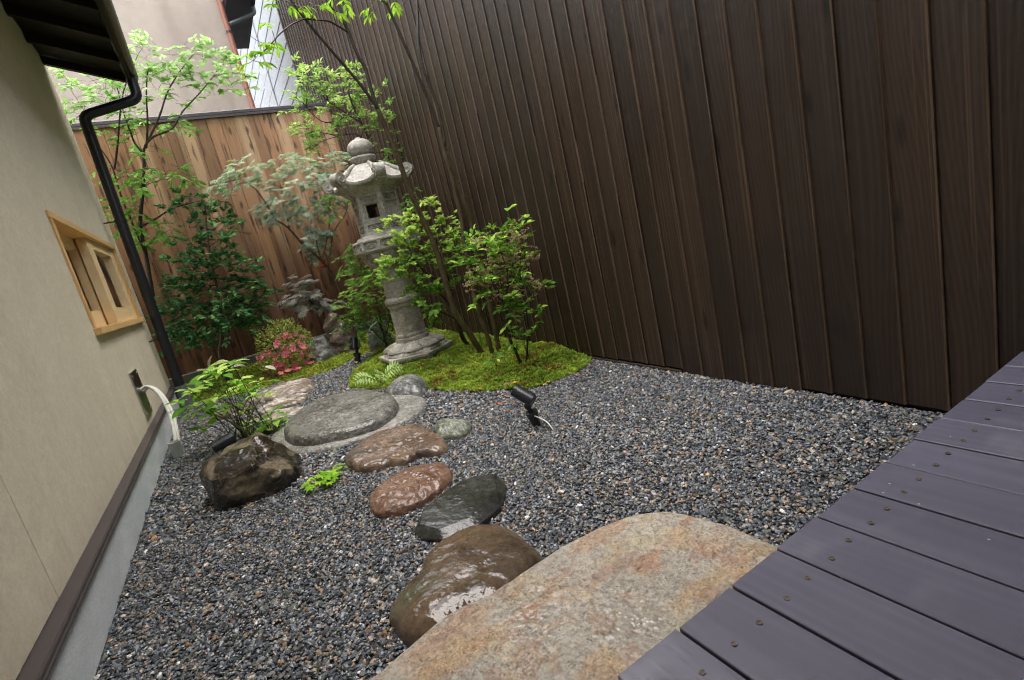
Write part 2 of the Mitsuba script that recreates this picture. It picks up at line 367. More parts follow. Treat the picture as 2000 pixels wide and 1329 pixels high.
# ------------------------------------------------------------------ plant skeletons, metres
A_ = [(1.74, 3.85, 0.06), (1.66, 3.83, 0.28), (1.58, 3.82, 0.5), (1.56, 3.8, 0.75), (1.54, 3.78, 1.01), (1.49, 3.77, 1.26), (1.44, 3.75, 1.5), (1.41, 3.73, 1.72), (1.38, 3.72, 1.88), (1.35, 3.7, 2.02)]
A1 = [(1.35, 3.7, 2.02), (1.28, 3.68, 2.16), (1.2, 3.67, 2.29), (1.11, 3.65, 2.42), (1.03, 3.63, 2.54), (0.95, 3.62, 2.69), (0.91, 3.6, 2.79)]
A2 = [(1.35, 3.7, 2.02), (1.34, 3.7, 2.15), (1.34, 3.7, 2.28), (1.31, 3.7, 2.38), (1.29, 3.7, 2.52), (1.28, 3.7, 2.63), (1.27, 3.7, 2.73), (1.28, 3.7, 2.85)]
Atw1 = [(1.03, 3.6, 2.53), (1.06, 3.6, 2.6), (1.08, 3.6, 2.68), (1.1, 3.6, 2.77)]
Atw2 = [(1.29, 3.7, 2.52), (1.24, 3.67, 2.62), (1.18, 3.63, 2.68), (1.14, 3.6, 2.77)]
Atw3 = [(1.29, 3.7, 2.58), (1.35, 3.7, 2.73), (1.38, 3.7, 2.82)]
arc = [(1.29, 3.7, 2.52), (1.22, 3.67, 2.55), (1.15, 3.64, 2.57), (1.02, 3.61, 2.57), (0.93, 3.59, 2.54), (0.82, 3.56, 2.47), (0.74, 3.53, 2.4), (0.66, 3.5, 2.33)]
B_ = [(1.74, 3.66, 0.06), (1.73, 3.65, 0.25), (1.71, 3.65, 0.39), (1.7, 3.64, 0.55), (1.71, 3.64, 0.77), (1.72, 3.63, 1.0), (1.74, 3.62, 1.17), (1.74, 3.62, 1.33), (1.74, 3.61, 1.45), (1.73, 3.61, 1.65), (1.73, 3.6, 1.83)]
C_ = [(1.82, 3.7, 0.05), (1.83, 3.69, 0.26), (1.83, 3.68, 0.46), (1.82, 3.68, 0.64), (1.81, 3.67, 0.83), (1.82, 3.66, 0.99), (1.83, 3.65, 1.15), (1.81, 3.64, 1.27), (1.79, 3.64, 1.39), (1.77, 3.63, 1.53), (1.75, 3.62, 1.66)]
D1 = [(1.73, 3.6, 1.83), (1.69, 3.59, 2.04), (1.65, 3.58, 2.23), (1.6, 3.57, 2.44), (1.55, 3.56, 2.65), (1.52, 3.55, 2.78)]
D2 = [(1.74, 3.6, 1.7), (1.76, 3.6, 1.94), (1.74, 3.6, 2.11), (1.72, 3.6, 2.26), (1.73, 3.6, 2.39), (1.77, 3.6, 2.55), (1.8, 3.6, 2.68), (1.84, 3.6, 2.85)]
D1tw = [(1.55, 3.55, 2.63), (1.5, 3.55, 2.67), (1.45, 3.55, 2.73)]
ashleafpts = [(0.92, 3.6, 2.66), (0.86, 3.6, 2.63), (0.98, 3.6, 2.62), (0.94, 3.6, 2.6), (0.82, 3.6, 2.65), (1.16, 3.6, 2.63), (1.22, 3.6, 2.65), (1.12, 3.6, 2.6), (1.27, 3.6, 2.66), (1.34, 3.6, 2.65), (1.53, 3.6, 2.65), (1.47, 3.6, 2.62), (1.58, 3.6, 2.64), (1.64, 3.6, 2.63), (1.53, 3.6, 2.6), (1.5, 3.6, 2.67)]
arcleaf = [(0.69, 3.5, 2.42), (0.65, 3.5, 2.39), (0.72, 3.5, 2.4), (0.68, 3.5, 2.35), (0.64, 3.5, 2.31), (0.6, 3.5, 2.27), (0.64, 3.5, 2.28), (0.69, 3.5, 2.29), (0.59, 3.5, 2.3)]
P1 = [(1.71, 3.17, 0.05), (1.69, 3.16, 0.15), (1.66, 3.15, 0.28), (1.66, 3.13, 0.41), (1.67, 3.12, 0.51), (1.71, 3.11, 0.62), (1.77, 3.1, 0.73)]
P2 = [(1.77, 3.2, 0.05), (1.82, 3.19, 0.21), (1.85, 3.18, 0.35), (1.86, 3.17, 0.49), (1.85, 3.16, 0.58), (1.87, 3.15, 0.74)]
P3 = [(1.65, 3.1, 0.51), (1.61, 3.1, 0.66), (1.57, 3.1, 0.83)]
pcl = [(1.46, 3.1, 0.85), (1.56, 3.1, 0.92), (1.53, 3.1, 0.97), (1.63, 3.1, 0.97), (1.7, 3.1, 0.91), (1.77, 3.1, 0.97), (1.86, 3.1, 0.98), (1.86, 3.1, 0.89), (1.94, 3.1, 0.8), (1.8, 3.1, 0.83), (1.69, 3.1, 0.82), (1.56, 3.1, 0.78), (1.49, 3.1, 0.74), (1.6, 3.1, 0.7), (1.7, 3.1, 0.71), (1.82, 3.1, 0.68), (1.91, 3.1, 0.59), (1.73, 3.1, 0.56), (1.61, 3.1, 0.61), (1.52, 3.1, 0.65), (1.77, 3.1, 0.47), (1.64, 3.1, 0.47), (1.86, 3.1, 0.43), (1.7, 3.1, 0.29)]
Z1 = [(1.84, 4.3, 0.06), (1.78, 4.26, 0.19), (1.76, 4.22, 0.34), (1.71, 4.19, 0.48), (1.63, 4.15, 0.61)]
Z2 = [(1.84, 4.35, 0.08), (1.77, 4.28, 0.17), (1.74, 4.21, 0.34), (1.66, 4.14, 0.41), (1.49, 4.07, 0.53), (1.37, 4.0, 0.64)]
Z3 = [(1.78, 4.3, 0.32), (1.77, 4.23, 0.65), (1.74, 4.17, 0.83), (1.68, 4.1, 1.02)]
Z4 = [(1.76, 4.2, 0.65), (1.56, 4.1, 0.79), (1.42, 4.0, 0.96)]
zcl = [(1.39, 4.05, 1.26), (1.5, 4.05, 1.28), (1.61, 4.05, 1.23), (1.72, 4.05, 1.37), (1.41, 4.05, 1.18), (1.33, 4.05, 1.13), (1.42, 4.05, 1.07), (1.54, 4.05, 1.11), (1.68, 4.05, 1.12), (1.82, 4.05, 1.18), (1.87, 4.05, 1.1), (1.92, 4.05, 1.01), (1.7, 4.05, 1.01), (1.58, 4.05, 0.99), (1.41, 4.05, 0.97), (1.32, 4.05, 0.95), (1.25, 4.05, 0.92), (1.19, 4.05, 0.87), (1.34, 4.05, 0.86), (1.48, 4.05, 0.89), (1.62, 4.05, 0.9), (1.77, 4.05, 0.91), (1.86, 4.05, 0.89), (1.69, 4.05, 0.8), (1.54, 4.05, 0.77), (1.39, 4.05, 0.74), (1.3, 4.05, 0.72), (1.46, 4.05, 0.66), (1.58, 4.05, 0.67), (1.7, 4.05, 0.68), (1.5, 4.05, 0.54), (1.55, 4.05, 0.48), (1.31, 4.05, 0.63), (1.19, 4.05, 0.66), (1.2, 4.05, 0.6), (1.27, 4.05, 0.56), (1.83, 4.05, 0.98), (1.5, 4.05, 0.97)]
dT = [(-0.66, 7.3, 0.84), (-0.59, 7.28, 1.26), (-0.52, 7.27, 1.67), (-0.47, 7.25, 1.98), (-0.33, 7.23, 2.35), (-0.22, 7.22, 2.65), (-0.19, 7.2, 2.75)]
d1 = [(-0.19, 7.2, 2.75), (-0.15, 7.17, 2.82), (-0.04, 7.13, 2.9), (0.13, 7.1, 2.94), (0.32, 7.07, 3.12), (0.56, 7.03, 3.3), (0.73, 7.0, 3.44)]
d2 = [(-0.15, 7.2, 2.83), (0.09, 7.17, 3.13), (0.24, 7.15, 3.36), (0.44, 7.12, 3.57), (0.6, 7.1, 3.71)]
d3 = [(-0.19, 7.2, 2.75), (-0.24, 7.2, 2.9), (-0.24, 7.2, 3.12), (-0.22, 7.2, 3.36), (-0.21, 7.2, 3.52)]
d4 = [(-0.52, 7.25, 1.66), (-0.53, 7.24, 2.02), (-0.54, 7.24, 2.28), (-0.53, 7.23, 2.5), (-0.52, 7.22, 2.63), (-0.53, 7.21, 2.73), (-0.57, 7.21, 2.91), (-0.57, 7.2, 3.2)]
d5 = [(-0.51, 7.2, 2.62), (-0.41, 7.17, 2.83), (-0.28, 7.15, 3.15), (-0.17, 7.12, 3.38), (0.01, 7.1, 3.63)]
d6 = [(-0.15, 7.2, 2.8), (-0.05, 7.13, 3.05), (0.04, 7.07, 3.35), (0.14, 7.0, 3.58)]
d7 = [(-0.47, 7.2, 1.98), (-0.32, 7.13, 2.02), (-0.06, 7.07, 2.11), (0.13, 7.0, 2.12)]
dcl = [(-0.64, 7.1, 3.52), (-0.56, 7.1, 3.45), (-0.43, 7.1, 3.5), (-0.33, 7.1, 3.46), (-0.21, 7.1, 3.48), (-0.67, 7.1, 3.31), (-0.55, 7.1, 3.27), (-0.4, 7.1, 3.31), (-0.26, 7.1, 3.33), (-0.12, 7.1, 3.4), (0.15, 7.1, 3.81), (0.24, 7.1, 3.78), (0.13, 7.1, 3.65), (0.03, 7.1, 3.57), (0.24, 7.1, 3.62), (0.36, 7.1, 3.69), (0.45, 7.1, 3.74), (0.58, 7.1, 3.74), (0.7, 7.1, 3.71), (0.82, 7.1, 3.67), (0.92, 7.1, 3.61), (0.97, 7.1, 3.52), (1.04, 7.1, 3.49), (1.07, 7.1, 3.4), (0.82, 7.1, 3.48), (0.7, 7.1, 3.54), (0.57, 7.1, 3.54), (0.42, 7.1, 3.55), (0.25, 7.1, 3.48), (0.13, 7.1, 3.43), (-0.0, 7.1, 3.39), (0.32, 7.1, 3.4), (0.48, 7.1, 3.41), (0.63, 7.1, 3.4), (0.76, 7.1, 3.37), (0.84, 7.1, 3.36), (0.34, 7.1, 3.28), (-0.23, 7.1, 3.19), (-0.17, 7.1, 3.08), (-0.3, 7.1, 3.07), (-0.09, 7.1, 3.13), (0.13, 7.1, 3.02), (0.19, 7.1, 2.99), (0.28, 7.1, 3.02), (-0.66, 7.1, 3.14), (-0.59, 7.1, 3.07), (-0.54, 7.1, 2.58), (-0.46, 7.1, 2.55), (-0.4, 7.1, 2.51), (-0.16, 7.1, 2.51), (-0.02, 7.1, 2.49), (0.09, 7.1, 2.49), (-0.3, 7.1, 2.52), (-0.73, 7.1, 2.23), (-0.52, 7.1, 2.22), (-0.44, 7.1, 2.18), (-0.39, 7.1, 2.11), (-0.56, 7.1, 2.09), (-0.34, 7.1, 1.93), (-0.27, 7.1, 1.86), (-0.46, 7.1, 1.81), (-0.57, 7.1, 1.92), (0.12, 7.1, 2.43), (-0.39, 7.1, 2.32), (-0.17, 7.1, 2.73), (-0.25, 7.1, 2.98)]
camT = [(-0.15, 6.85, 0.37), (-0.07, 6.85, 0.57), (-0.01, 6.85, 0.8), (0.05, 6.85, 1.09), (0.08, 6.85, 1.38), (0.14, 6.85, 1.72), (0.22, 6.85, 2.05)]
camcl = [(0.16, 6.85, 2.04), (0.27, 6.85, 2.07), (0.17, 6.85, 1.89), (0.03, 6.85, 1.8), (0.3, 6.85, 1.81), (0.4, 6.85, 1.79), (-0.07, 6.85, 1.65), (0.1, 6.85, 1.67), (0.21, 6.85, 1.62), (0.32, 6.85, 1.62), (-0.26, 6.85, 1.52), (-0.16, 6.85, 1.44), (-0.03, 6.85, 1.44), (0.1, 6.85, 1.43), (0.23, 6.85, 1.43), (0.34, 6.85, 1.32), (-0.35, 6.85, 1.31), (-0.24, 6.85, 1.25), (-0.09, 6.85, 1.24), (0.06, 6.85, 1.21), (0.21, 6.85, 1.17), (0.37, 6.85, 1.16), (0.51, 6.85, 1.06), (-0.37, 6.85, 1.08), (-0.23, 6.85, 1.04), (-0.09, 6.85, 1.0), (0.07, 6.85, 0.99), (0.23, 6.85, 0.98), (0.4, 6.85, 0.87), (-0.44, 6.85, 0.86), (-0.34, 6.85, 0.77), (-0.2, 6.85, 0.82), (-0.04, 6.85, 0.81), (0.14, 6.85, 0.78), (0.26, 6.85, 0.72), (-0.33, 6.85, 0.98), (0.27, 6.85, 0.84), (0.09, 6.85, 0.86), (-0.17, 6.85, 0.66), (-0.47, 6.85, 0.69), (0.38, 6.85, 1.73), (-0.08, 6.85, 2.08), (0.05, 6.85, 2.08)]
mT = [(1.4, 6.95, 0.6), (1.38, 6.94, 0.79), (1.36, 6.94, 0.97), (1.33, 6.93, 1.09), (1.28, 6.93, 1.16), (1.21, 6.92, 1.28), (1.13, 6.92, 1.39), (1.06, 6.91, 1.53), (1.0, 6.91, 1.65), (0.9, 6.9, 1.75)]
m1 = [(0.9, 6.9, 1.75), (0.85, 6.9, 1.95), (0.8, 6.9, 2.11), (0.75, 6.9, 2.19), (0.66, 6.9, 2.28)]
m2 = [(1.02, 6.9, 1.64), (1.03, 6.9, 1.79), (1.03, 6.9, 1.91), (1.07, 6.9, 2.1)]
m3 = [(1.32, 6.9, 1.09), (1.41, 6.9, 1.26), (1.49, 6.9, 1.44), (1.59, 6.9, 1.56), (1.7, 6.9, 1.65), (1.8, 6.9, 1.82)]
m4 = [(1.27, 6.9, 1.16), (1.43, 6.9, 1.46), (1.54, 6.9, 1.7), (1.6, 6.9, 2.01)]
m5 = [(1.27, 6.9, 1.16), (1.27, 6.9, 1.3), (1.3, 6.9, 1.52)]
mcl = [(0.43, 6.9, 2.23), (0.53, 6.9, 2.3), (0.64, 6.9, 2.37), (0.7, 6.9, 2.31), (0.77, 6.9, 2.27), (0.71, 6.9, 2.45), (0.52, 6.9, 2.16), (0.83, 6.9, 2.29), (1.05, 6.9, 2.34), (1.18, 6.9, 2.36), (1.23, 6.9, 2.26), (1.1, 6.9, 2.21), (0.97, 6.9, 2.17), (1.12, 6.9, 2.09), (0.88, 6.9, 1.98), (0.78, 6.9, 1.93), (0.87, 6.9, 1.85), (0.98, 6.9, 1.93), (0.9, 6.9, 1.76), (1.05, 6.9, 1.85), (1.17, 6.9, 1.93), (1.25, 6.9, 2.1), (1.42, 6.9, 2.26), (1.54, 6.9, 2.34), (1.61, 6.9, 2.27), (1.51, 6.9, 2.15), (1.4, 6.9, 2.11), (1.64, 6.9, 2.17), (1.24, 6.9, 1.88), (1.3, 6.9, 1.78), (1.15, 6.9, 1.77), (1.45, 6.9, 1.85), (1.52, 6.9, 1.77), (1.43, 6.9, 1.98), (1.23, 6.9, 1.63), (1.26, 6.9, 1.53), (1.33, 6.9, 1.45), (1.18, 6.9, 1.45), (1.24, 6.9, 1.34), (1.39, 6.9, 1.54), (1.72, 6.9, 2.19), (1.86, 6.9, 2.36), (1.89, 6.9, 2.23), (1.7, 6.9, 2.03), (1.67, 6.9, 1.81), (1.61, 6.9, 1.95), (1.29, 6.9, 2.43), (1.71, 6.9, 2.38)]
scl = [(0.89, 6.6, 0.96), (0.96, 6.6, 0.97), (0.99, 6.6, 0.9), (0.77, 6.6, 0.83), (0.8, 6.6, 0.76), (0.9, 6.6, 0.77), (0.97, 6.6, 0.72), (1.06, 6.6, 0.7), (1.1, 6.6, 0.65), (0.84, 6.6, 0.69), (1.0, 6.6, 0.8)]
sT = [(1.07, 6.7, 0.36), (1.06, 6.67, 0.53), (0.98, 6.63, 0.65), (0.92, 6.6, 0.79)]
tT = [(1.8, 5.45, 1.92), (1.81, 5.44, 2.08), (1.8, 5.43, 2.23), (1.77, 5.42, 2.38), (1.73, 5.41, 2.53), (1.72, 5.4, 2.67)]
t2 = [(1.79, 5.4, 2.07), (1.65, 5.4, 2.28), (1.49, 5.4, 2.27)]
t3 = [(1.76, 5.4, 2.38), (1.59, 5.4, 2.52), (1.46, 5.4, 2.65), (1.4, 5.4, 2.79)]
t4 = [(1.79, 5.4, 2.22), (1.92, 5.4, 2.36), (2.01, 5.4, 2.48)]
t5 = [(1.73, 5.4, 2.53), (1.43, 5.4, 2.41), (1.28, 5.4, 2.56)]
tcl = [(1.27, 5.4, 2.85), (1.36, 5.4, 2.89), (1.35, 5.4, 2.79), (1.47, 5.4, 2.86), (1.49, 5.4, 2.76), (1.57, 5.4, 2.78), (1.57, 5.4, 2.69), (1.4, 5.4, 2.72), (1.5, 5.4, 2.62), (1.66, 5.4, 2.75), (1.76, 5.4, 2.82), (1.8, 5.4, 2.79), (1.87, 5.4, 2.83), (1.62, 5.4, 2.61), (1.72, 5.4, 2.6), (1.8, 5.4, 2.62), (1.92, 5.4, 2.63), (2.0, 5.4, 2.55), (2.06, 5.4, 2.47), (2.07, 5.4, 2.42), (1.77, 5.4, 2.5), (1.65, 5.4, 2.46), (1.55, 5.4, 2.45), (1.47, 5.4, 2.52), (1.25, 5.4, 2.59), (1.28, 5.4, 2.54), (1.23, 5.4, 2.62), (1.3, 5.4, 2.37), (1.22, 5.4, 2.33), (1.19, 5.4, 2.41), (1.33, 5.4, 2.3), (1.46, 5.4, 2.33), (1.59, 5.4, 2.34), (1.73, 5.4, 2.35), (1.82, 5.4, 2.32), (1.93, 5.4, 2.41), (1.97, 5.4, 2.35), (1.27, 5.4, 2.21), (1.22, 5.4, 2.19), (1.25, 5.4, 2.38), (1.91, 5.4, 2.06), (2.03, 5.4, 2.07), (1.95, 5.4, 2.0), (2.29, 5.4, 2.58), (2.05, 5.4, 1.93)]
tcl2 = [(1.3, 5.6, 1.1), (1.36, 5.6, 1.14), (1.39, 5.6, 1.03), (1.3, 5.6, 1.02), (1.36, 5.6, 0.95), (1.44, 5.6, 0.91), (1.39, 5.6, 1.22), (2.2, 5.6, 1.59), (2.24, 5.6, 1.63), (1.4, 5.6, 1.27), (1.36, 5.6, 2.02), (1.4, 5.6, 1.91), (1.42, 5.6, 2.06)]
gcl = [(1.27, 5.7, 0.75), (1.38, 5.7, 0.81), (1.47, 5.7, 0.84), (1.56, 5.7, 0.85), (1.19, 5.7, 0.66), (1.3, 5.7, 0.66), (1.43, 5.7, 0.68), (1.54, 5.7, 0.68), (1.11, 5.7, 0.59), (1.21, 5.7, 0.54), (1.36, 5.7, 0.56), (1.47, 5.7, 0.53), (1.57, 5.7, 0.56), (1.14, 5.7, 0.47), (1.26, 5.7, 0.41), (1.4, 5.7, 0.4), (1.51, 5.7, 0.4), (1.19, 5.7, 0.37), (1.49, 5.7, 0.28)]
hcl = [(-0.38, 4.1, 0.37), (-0.31, 4.1, 0.36), (-0.28, 4.1, 0.31), (-0.2, 4.1, 0.36), (-0.14, 4.1, 0.36), (-0.27, 4.1, 0.25), (-0.2, 4.1, 0.26), (-0.27, 4.1, 0.44), (-0.07, 4.1, 0.37), (-0.01, 4.1, 0.33), (0.05, 4.1, 0.32), (0.1, 4.1, 0.27), (-0.12, 4.1, 0.27), (-0.07, 4.1, 0.21), (-0.33, 4.1, 0.46), (-0.24, 4.1, 0.49), (-0.11, 4.1, 0.44), (-0.14, 4.1, 0.55), (-0.02, 4.1, 0.43), (0.1, 4.1, 0.37), (-0.18, 4.1, 0.54), (-0.11, 4.1, 0.52), (-0.04, 4.1, 0.57), (0.04, 4.1, 0.07), (0.11, 4.1, 0.06), (0.0, 4.1, 0.04), (-0.05, 4.1, 0.04), (0.17, 4.1, -0.0), (0.1, 4.1, 0.13), (-0.32, 4.1, 0.19), (-0.33, 4.1, 0.31), (-0.41, 4.1, 0.42), (-0.09, 4.1, 0.1)]

# ================================================================== the large structure
rng = np.random.default_rng(11)
structure('ground', box(-40, 40, -30, 60, -0.4, -0.006), 'ground_gravel', 'dark gravelly ground under the whole courtyard')

# ---- dark lapped board wall on the right
W = thing('board_wall', 'tall dark brown wall of lapped vertical boards along the right of the garden', 'wall')
WX, WTOP = 2.12, 5.15
def lapped(y0, y1, z0, z1, seed):
    """one board: its near edge stands proud with a rounded bead, its far edge runs in under the next board"""
    prof = [(0.0, 0.0), (0.0, 0.009), (0.002, 0.0125), (0.0055, 0.014), (0.009, 0.0125), (0.013, 0.0095), (PITCH_W * 0.5, 0.0060), (PITCH_W + 0.012, 0.002), (PITCH_W + 0.012, -0.010), (0.0, -0.010)]
    r = np.random.default_rng(seed)
    zz = np.linspace(z0, z1, 9)
    wob = np.r_[0, r.normal(0, 0.0012, 7), 0]
    rings = [[(WX - d, y0 + a + w, z) for a, d in prof] for z, w in zip(zz, wob)]
    return rings_mesh(rings)
k = 0
for i in range(-15, 61):
    y = 0.665 + PITCH_W * i
    if y > 8.85: break
    zb = 0.014 if y < 1.30 else (-0.02 if y < 1.97 else 0.026)
    part(W, 'board', lapped(y, y + PITCH_W, zb + rng.uniform(0, 0.003), WTOP, 100 + i), 'wall_board', 20)
yend = 0.665 + PITCH_W * 60
part(W, 'corner_trim', box(WX - 0.018, WX + 0.10, yend + 0.003, yend + 0.06, 0.0, WTOP, 0.004), 'wall_board')
part(W, 'sill', box(WX - 0.016, WX + 0.2, 2.047, 8.9, -0.10, 0.016, 0.004), 'soil')
part(W, 'backing', box(WX + 0.011, WX + 0.25, -1.5, 8.86, -0.1, WTOP - 0.004), 'deck_edge')
part(W, 'coping', box(WX - 0.03, WX + 0.28, -1.5, 8.96, WTOP + 0.002, WTOP + 0.05, 0.006), 'cap_metal')

# ---- brown fence at the back
F = thing('brown_fence', 'tall orange brown fence of vertical boards closing off the back of the garden', 'fence')
FY, FTOP = 7.70, 3.225
for i in range(0, 33):
    x0 = -3 + FENCE_P * i
    if x0 < -1.6 or x0 + FENCE_P > 2.13: continue
    off = 0.003 * ((i * 7) % 3)
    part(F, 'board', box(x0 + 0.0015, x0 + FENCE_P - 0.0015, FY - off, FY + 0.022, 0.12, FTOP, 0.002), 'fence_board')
part(F, 'coping', cat([box(-1.7, 2.10, FY - 0.035, FY + 0.07, FTOP + 0.001, FTOP + 0.045, 0.006), box(-1.7, 2.10, FY - 0.036, FY - 0.026, FTOP - 0.028, FTOP - 0.0005)]), 'cap_metal')
part(F, 'base_curb', box(-1.7, 2.10, FY - 0.06, FY + 0.10, -0.1, 0.19, 0.01), 'curb_concrete')
part(F, 'backing', box(-1.7, 2.10, FY + 0.0235, FY + 0.05, 0.12, FTOP - 0.002), 'deck_edge')

# ---- plaster house on the left
H = thing('plaster_house', 'beige plastered house along the left with a wooden window and a dark eave', 'house')
HX, HY = -0.69, 6.70
wy0, wy1, wz0, wz1 = 4.06, 6.34, 0.955, 1.735
panel = box(HX - 0.12, HX, 2.0512, 6.3788, 0.2185, 3.52)
hole = box(HX - 0.2, HX + 0.1, wy0 + 0.02, wy1 - 0.02, wz0 + 0.02, wz1 - 0.02)
part(H, 'wall_panel', box(HX - 0.12, HX, -1.6, 2.0488, 0.2185, 3.52, 0.0015), 'plaster')
part(H, 'wall_panel', unman(man(panel) - man(hole)), 'plaster')
part(H, 'wall_panel', box(HX - 0.12, HX, 6.3812, HY, 0.2185, 3.52, 0.003), 'plaster')
part(H, 'end_wall', box(-3.2, HX - 0.122, HY - 0.15, HY - 0.002, 0.2185, 3.52), 'plaster')
part(H, 'flashing', cat([box(HX - 0.02, HX + 0.052, -1.6, HY + 0.01, 0.196, 0.2165, 0.005), box(HX + 0.046, HX + 0.056, -1.6, HY + 0.012, 0.187, 0.200, 0.003)]), 'brown_metal')
part(H, 'foundation', box(HX - 0.6, HX + 0.043, -1.6, HY - 0.02, -0.1, 0.1945, 0.004), 'concrete')
part(H, 'room', cat([box(-3.2, -3.1, 3.0, 6.5, 0.2, 3.0), box(-3.1, -0.82, 3.0, 3.05, 0.2, 3.0), box(-3.1, -0.82, 3.05, 6.5, 0.2, 0.25), box(-3.1, -0.82, 3.05, 6.5, 2.6, 2.65)]), 'room_wall')
# window: jamb boards set into the hole, two sliding sashes with glass
win = part(H, 'window', cat([box(HX - 0.16, HX + 0.014, wy0, wy0 + 0.045, wz0 + 0.051, wz1 - 0.047, 0.003), box(HX - 0.16, HX + 0.014, wy1 - 0.045, wy1, wz0 + 0.051, wz1 - 0.047, 0.003),
                             box(HX - 0.16, HX + 0.016, wy0 - 0.005, wy1 + 0.005, wz1 - 0.046, wz1, 0.003)]), 'light_wood', label='light wooden window frame with sliding sashes')
part(win, 'sill', box(HX - 0.16, HX + 0.036, wy0 - 0.008, wy1 + 0.008, wz0, wz0 + 0.05, 0.005), 'light_wood')
def sash(y0, y1, x0, x1, st, rt, rb):
    z0, z1 = wz0 + 0.052, wz1 - 0.048
    return cat([box(x0, x1, y0, y0 + st, z0, z1, 0.002), box(x0, x1, y1 - st, y1, z0, z1, 0.002),
                box(x0 + 0.002, x1 - 0.002, y0 + st, y1 - st, z1 - rt, z1), box(x0 + 0.002, x1 - 0.002, y0 + st, y1 - st, z0, z0 + rb)])
part(win, 'sash', sash(5.10, wy1 - 0.047, HX - 0.075, HX - 0.012, 0.20, 0.075, 0.12), 'pale_wood')
part(win, 'sash', sash(wy0 + 0.047, 5.28, HX - 0.145, HX - 0.085, 0.16, 0.075, 0.12), 'pale_wood')
for a, b, x in ((5.30, wy1 - 0.247, HX - 0.045), (wy0 + 0.207, 5.12, HX - 0.115)):
    g = trimesh.Trimesh([(x, a, wz0 + 0.17), (x, b, wz0 + 0.17), (x, b, wz1 - 0.12), (x, a, wz1 - 0.12)], [[0, 1, 2], [0, 2, 3]], process=False)
    part(win, 'pane', g, 'window_glass')
# eave, rafters, gutter
def slope_box(x0, x1, y0, y1, za, zb, t):
    v = [(x, y, z) for x, zc in ((x0, za), (x1, zb)) for y in (y0, y1) for z in (zc, zc + t)]
    return trimesh.convex.convex_hull(np.array(v))
eave = part(H, 'eave', slope_box(-3.3, -0.05, -1.6, 6.50, 4.42, 3.30, 0.10), 'dark_soffit')
for i in range(17):
    y = 6.42 - 0.48 * i
    part(eave, 'rafter', slope_box(HX - 0.02, -0.075, y, y + 0.05, 3.445, 3.235, 0.07), 'dark_soffit')
part(H, 'fascia', box(-0.085, -0.052, -1.6, 6.52, 3.20, 3.40, 0.003), 'dark_soffit')
ga = np.linspace(math.pi, 2 * math.pi, 13)
gut = [(0.058 * math.cos(a), 0.058 * math.sin(a)) for a in ga] + [(0.052 * math.cos(a), 0.052 * math.sin(a)) for a in ga[::-1]]
gx, gz = -0.044, 3.30
part(H, 'gutter', cat([rings_mesh([[(gx + a, y, gz + b) for a, b in gut] for y in (-1.6, 6.48)][::-1]), tcyl(0.057, 0.006, sections=24, transform=trimesh.transformations.translation_matrix((gx, 6.483, gz)) @ trimesh.transformations.rotation_matrix(math.pi / 2, (1, 0, 0)))]), 'black_metal', 30)
def fillet(pts, r, n=6):
    out = [np.array(pts[0], float)]
    for a, b, c in zip(pts[:-2], pts[1:-1], pts[2:]):
        a, b, c = map(lambda v: np.array(v, float), (a, b, c))
        d1, d2 = (a - b) / np.linalg.norm(a - b), (c - b) / np.linalg.norm(c - b)
        for t in np.linspace(0, 1, n):
            p0, p1 = b + d1 * r, b + d2 * r
            out.append((1 - t) ** 2 * p0 + 2 * t * (1 - t) * b + t * t * p1)
    return out + [np.array(pts[-1], float)]
def polytube(pts, r, sides=14):
    return tube(pts, r, r, sides, n=len(pts)) if False else sweep(pts, r, sides)
def sweep(pts, r, sides=14):
    p = np.asarray(pts, float)
    t = np.gradient(p, axis=0); t /= np.linalg.norm(t, axis=1, keepdims=True)
    t[0] = (p[1] - p[0]) / np.linalg.norm(p[1] - p[0]); t[-1] = (p[-1] - p[-2]) / np.linalg.norm(p[-1] - p[-2])
    ref = np.array([0.2, 0.97, 0.1]); a = np.cross(t, ref); a /= np.linalg.norm(a, axis=1, keepdims=True); b = np.cross(t, a)
    ang = np.arange(sides) * 2 * np.pi / sides
    return rings_mesh(p[:, None] + r * (np.cos(ang)[None, :, None] * a[:, None] + np.sin(ang)[None, :, None] * b[:, None]))
ds = part(H, 'downspout', sweep(fillet([(-0.050, 6.33, 3.26), (-0.050, 6.33, 3.05), (-0.530, 6.34, 2.935), (-0.582, 6.37, 0.20)], 0.07), 0.047), 'black_metal', 40, label='black downspout with a diagonal offset below the gutter')
for z in (0.75, 1.95):
    f = (2.93 - z) / 2.73
    part(ds, 'bracket', cat([tcyl(0.052, 0.025, sections=18, transform=trimesh.transformations.translation_matrix((-0.531 - 0.052 * f, 6.34 + 0.03 * f, z))), box(HX - 0.01, -0.55, 6.335, 6.355, z - 0.006, z + 0.006)]), 'black_metal', 30)
part(ds, 'base_pipe', tcyl(0.060, 0.32, sections=20, transform=trimesh.transformations.translation_matrix((-0.583, 6.372, 0.07))), 'grey_pvc', 30)
pl = part(H, 'cover_plate', box(HX - 0.004, HX + 0.014, 4.585, 4.895, 0.275, 0.632, 0.004), 'steel', label='upright stainless steel plate low on the wall')
for y in (4.62, 4.86):
    for z in (0.31, 0.60):
        part(pl, 'screw', icosphere(1, 0.012).apply_scale((0.5, 1, 1)).apply_translation((HX + 0.014, y, z)), 'steel', True)

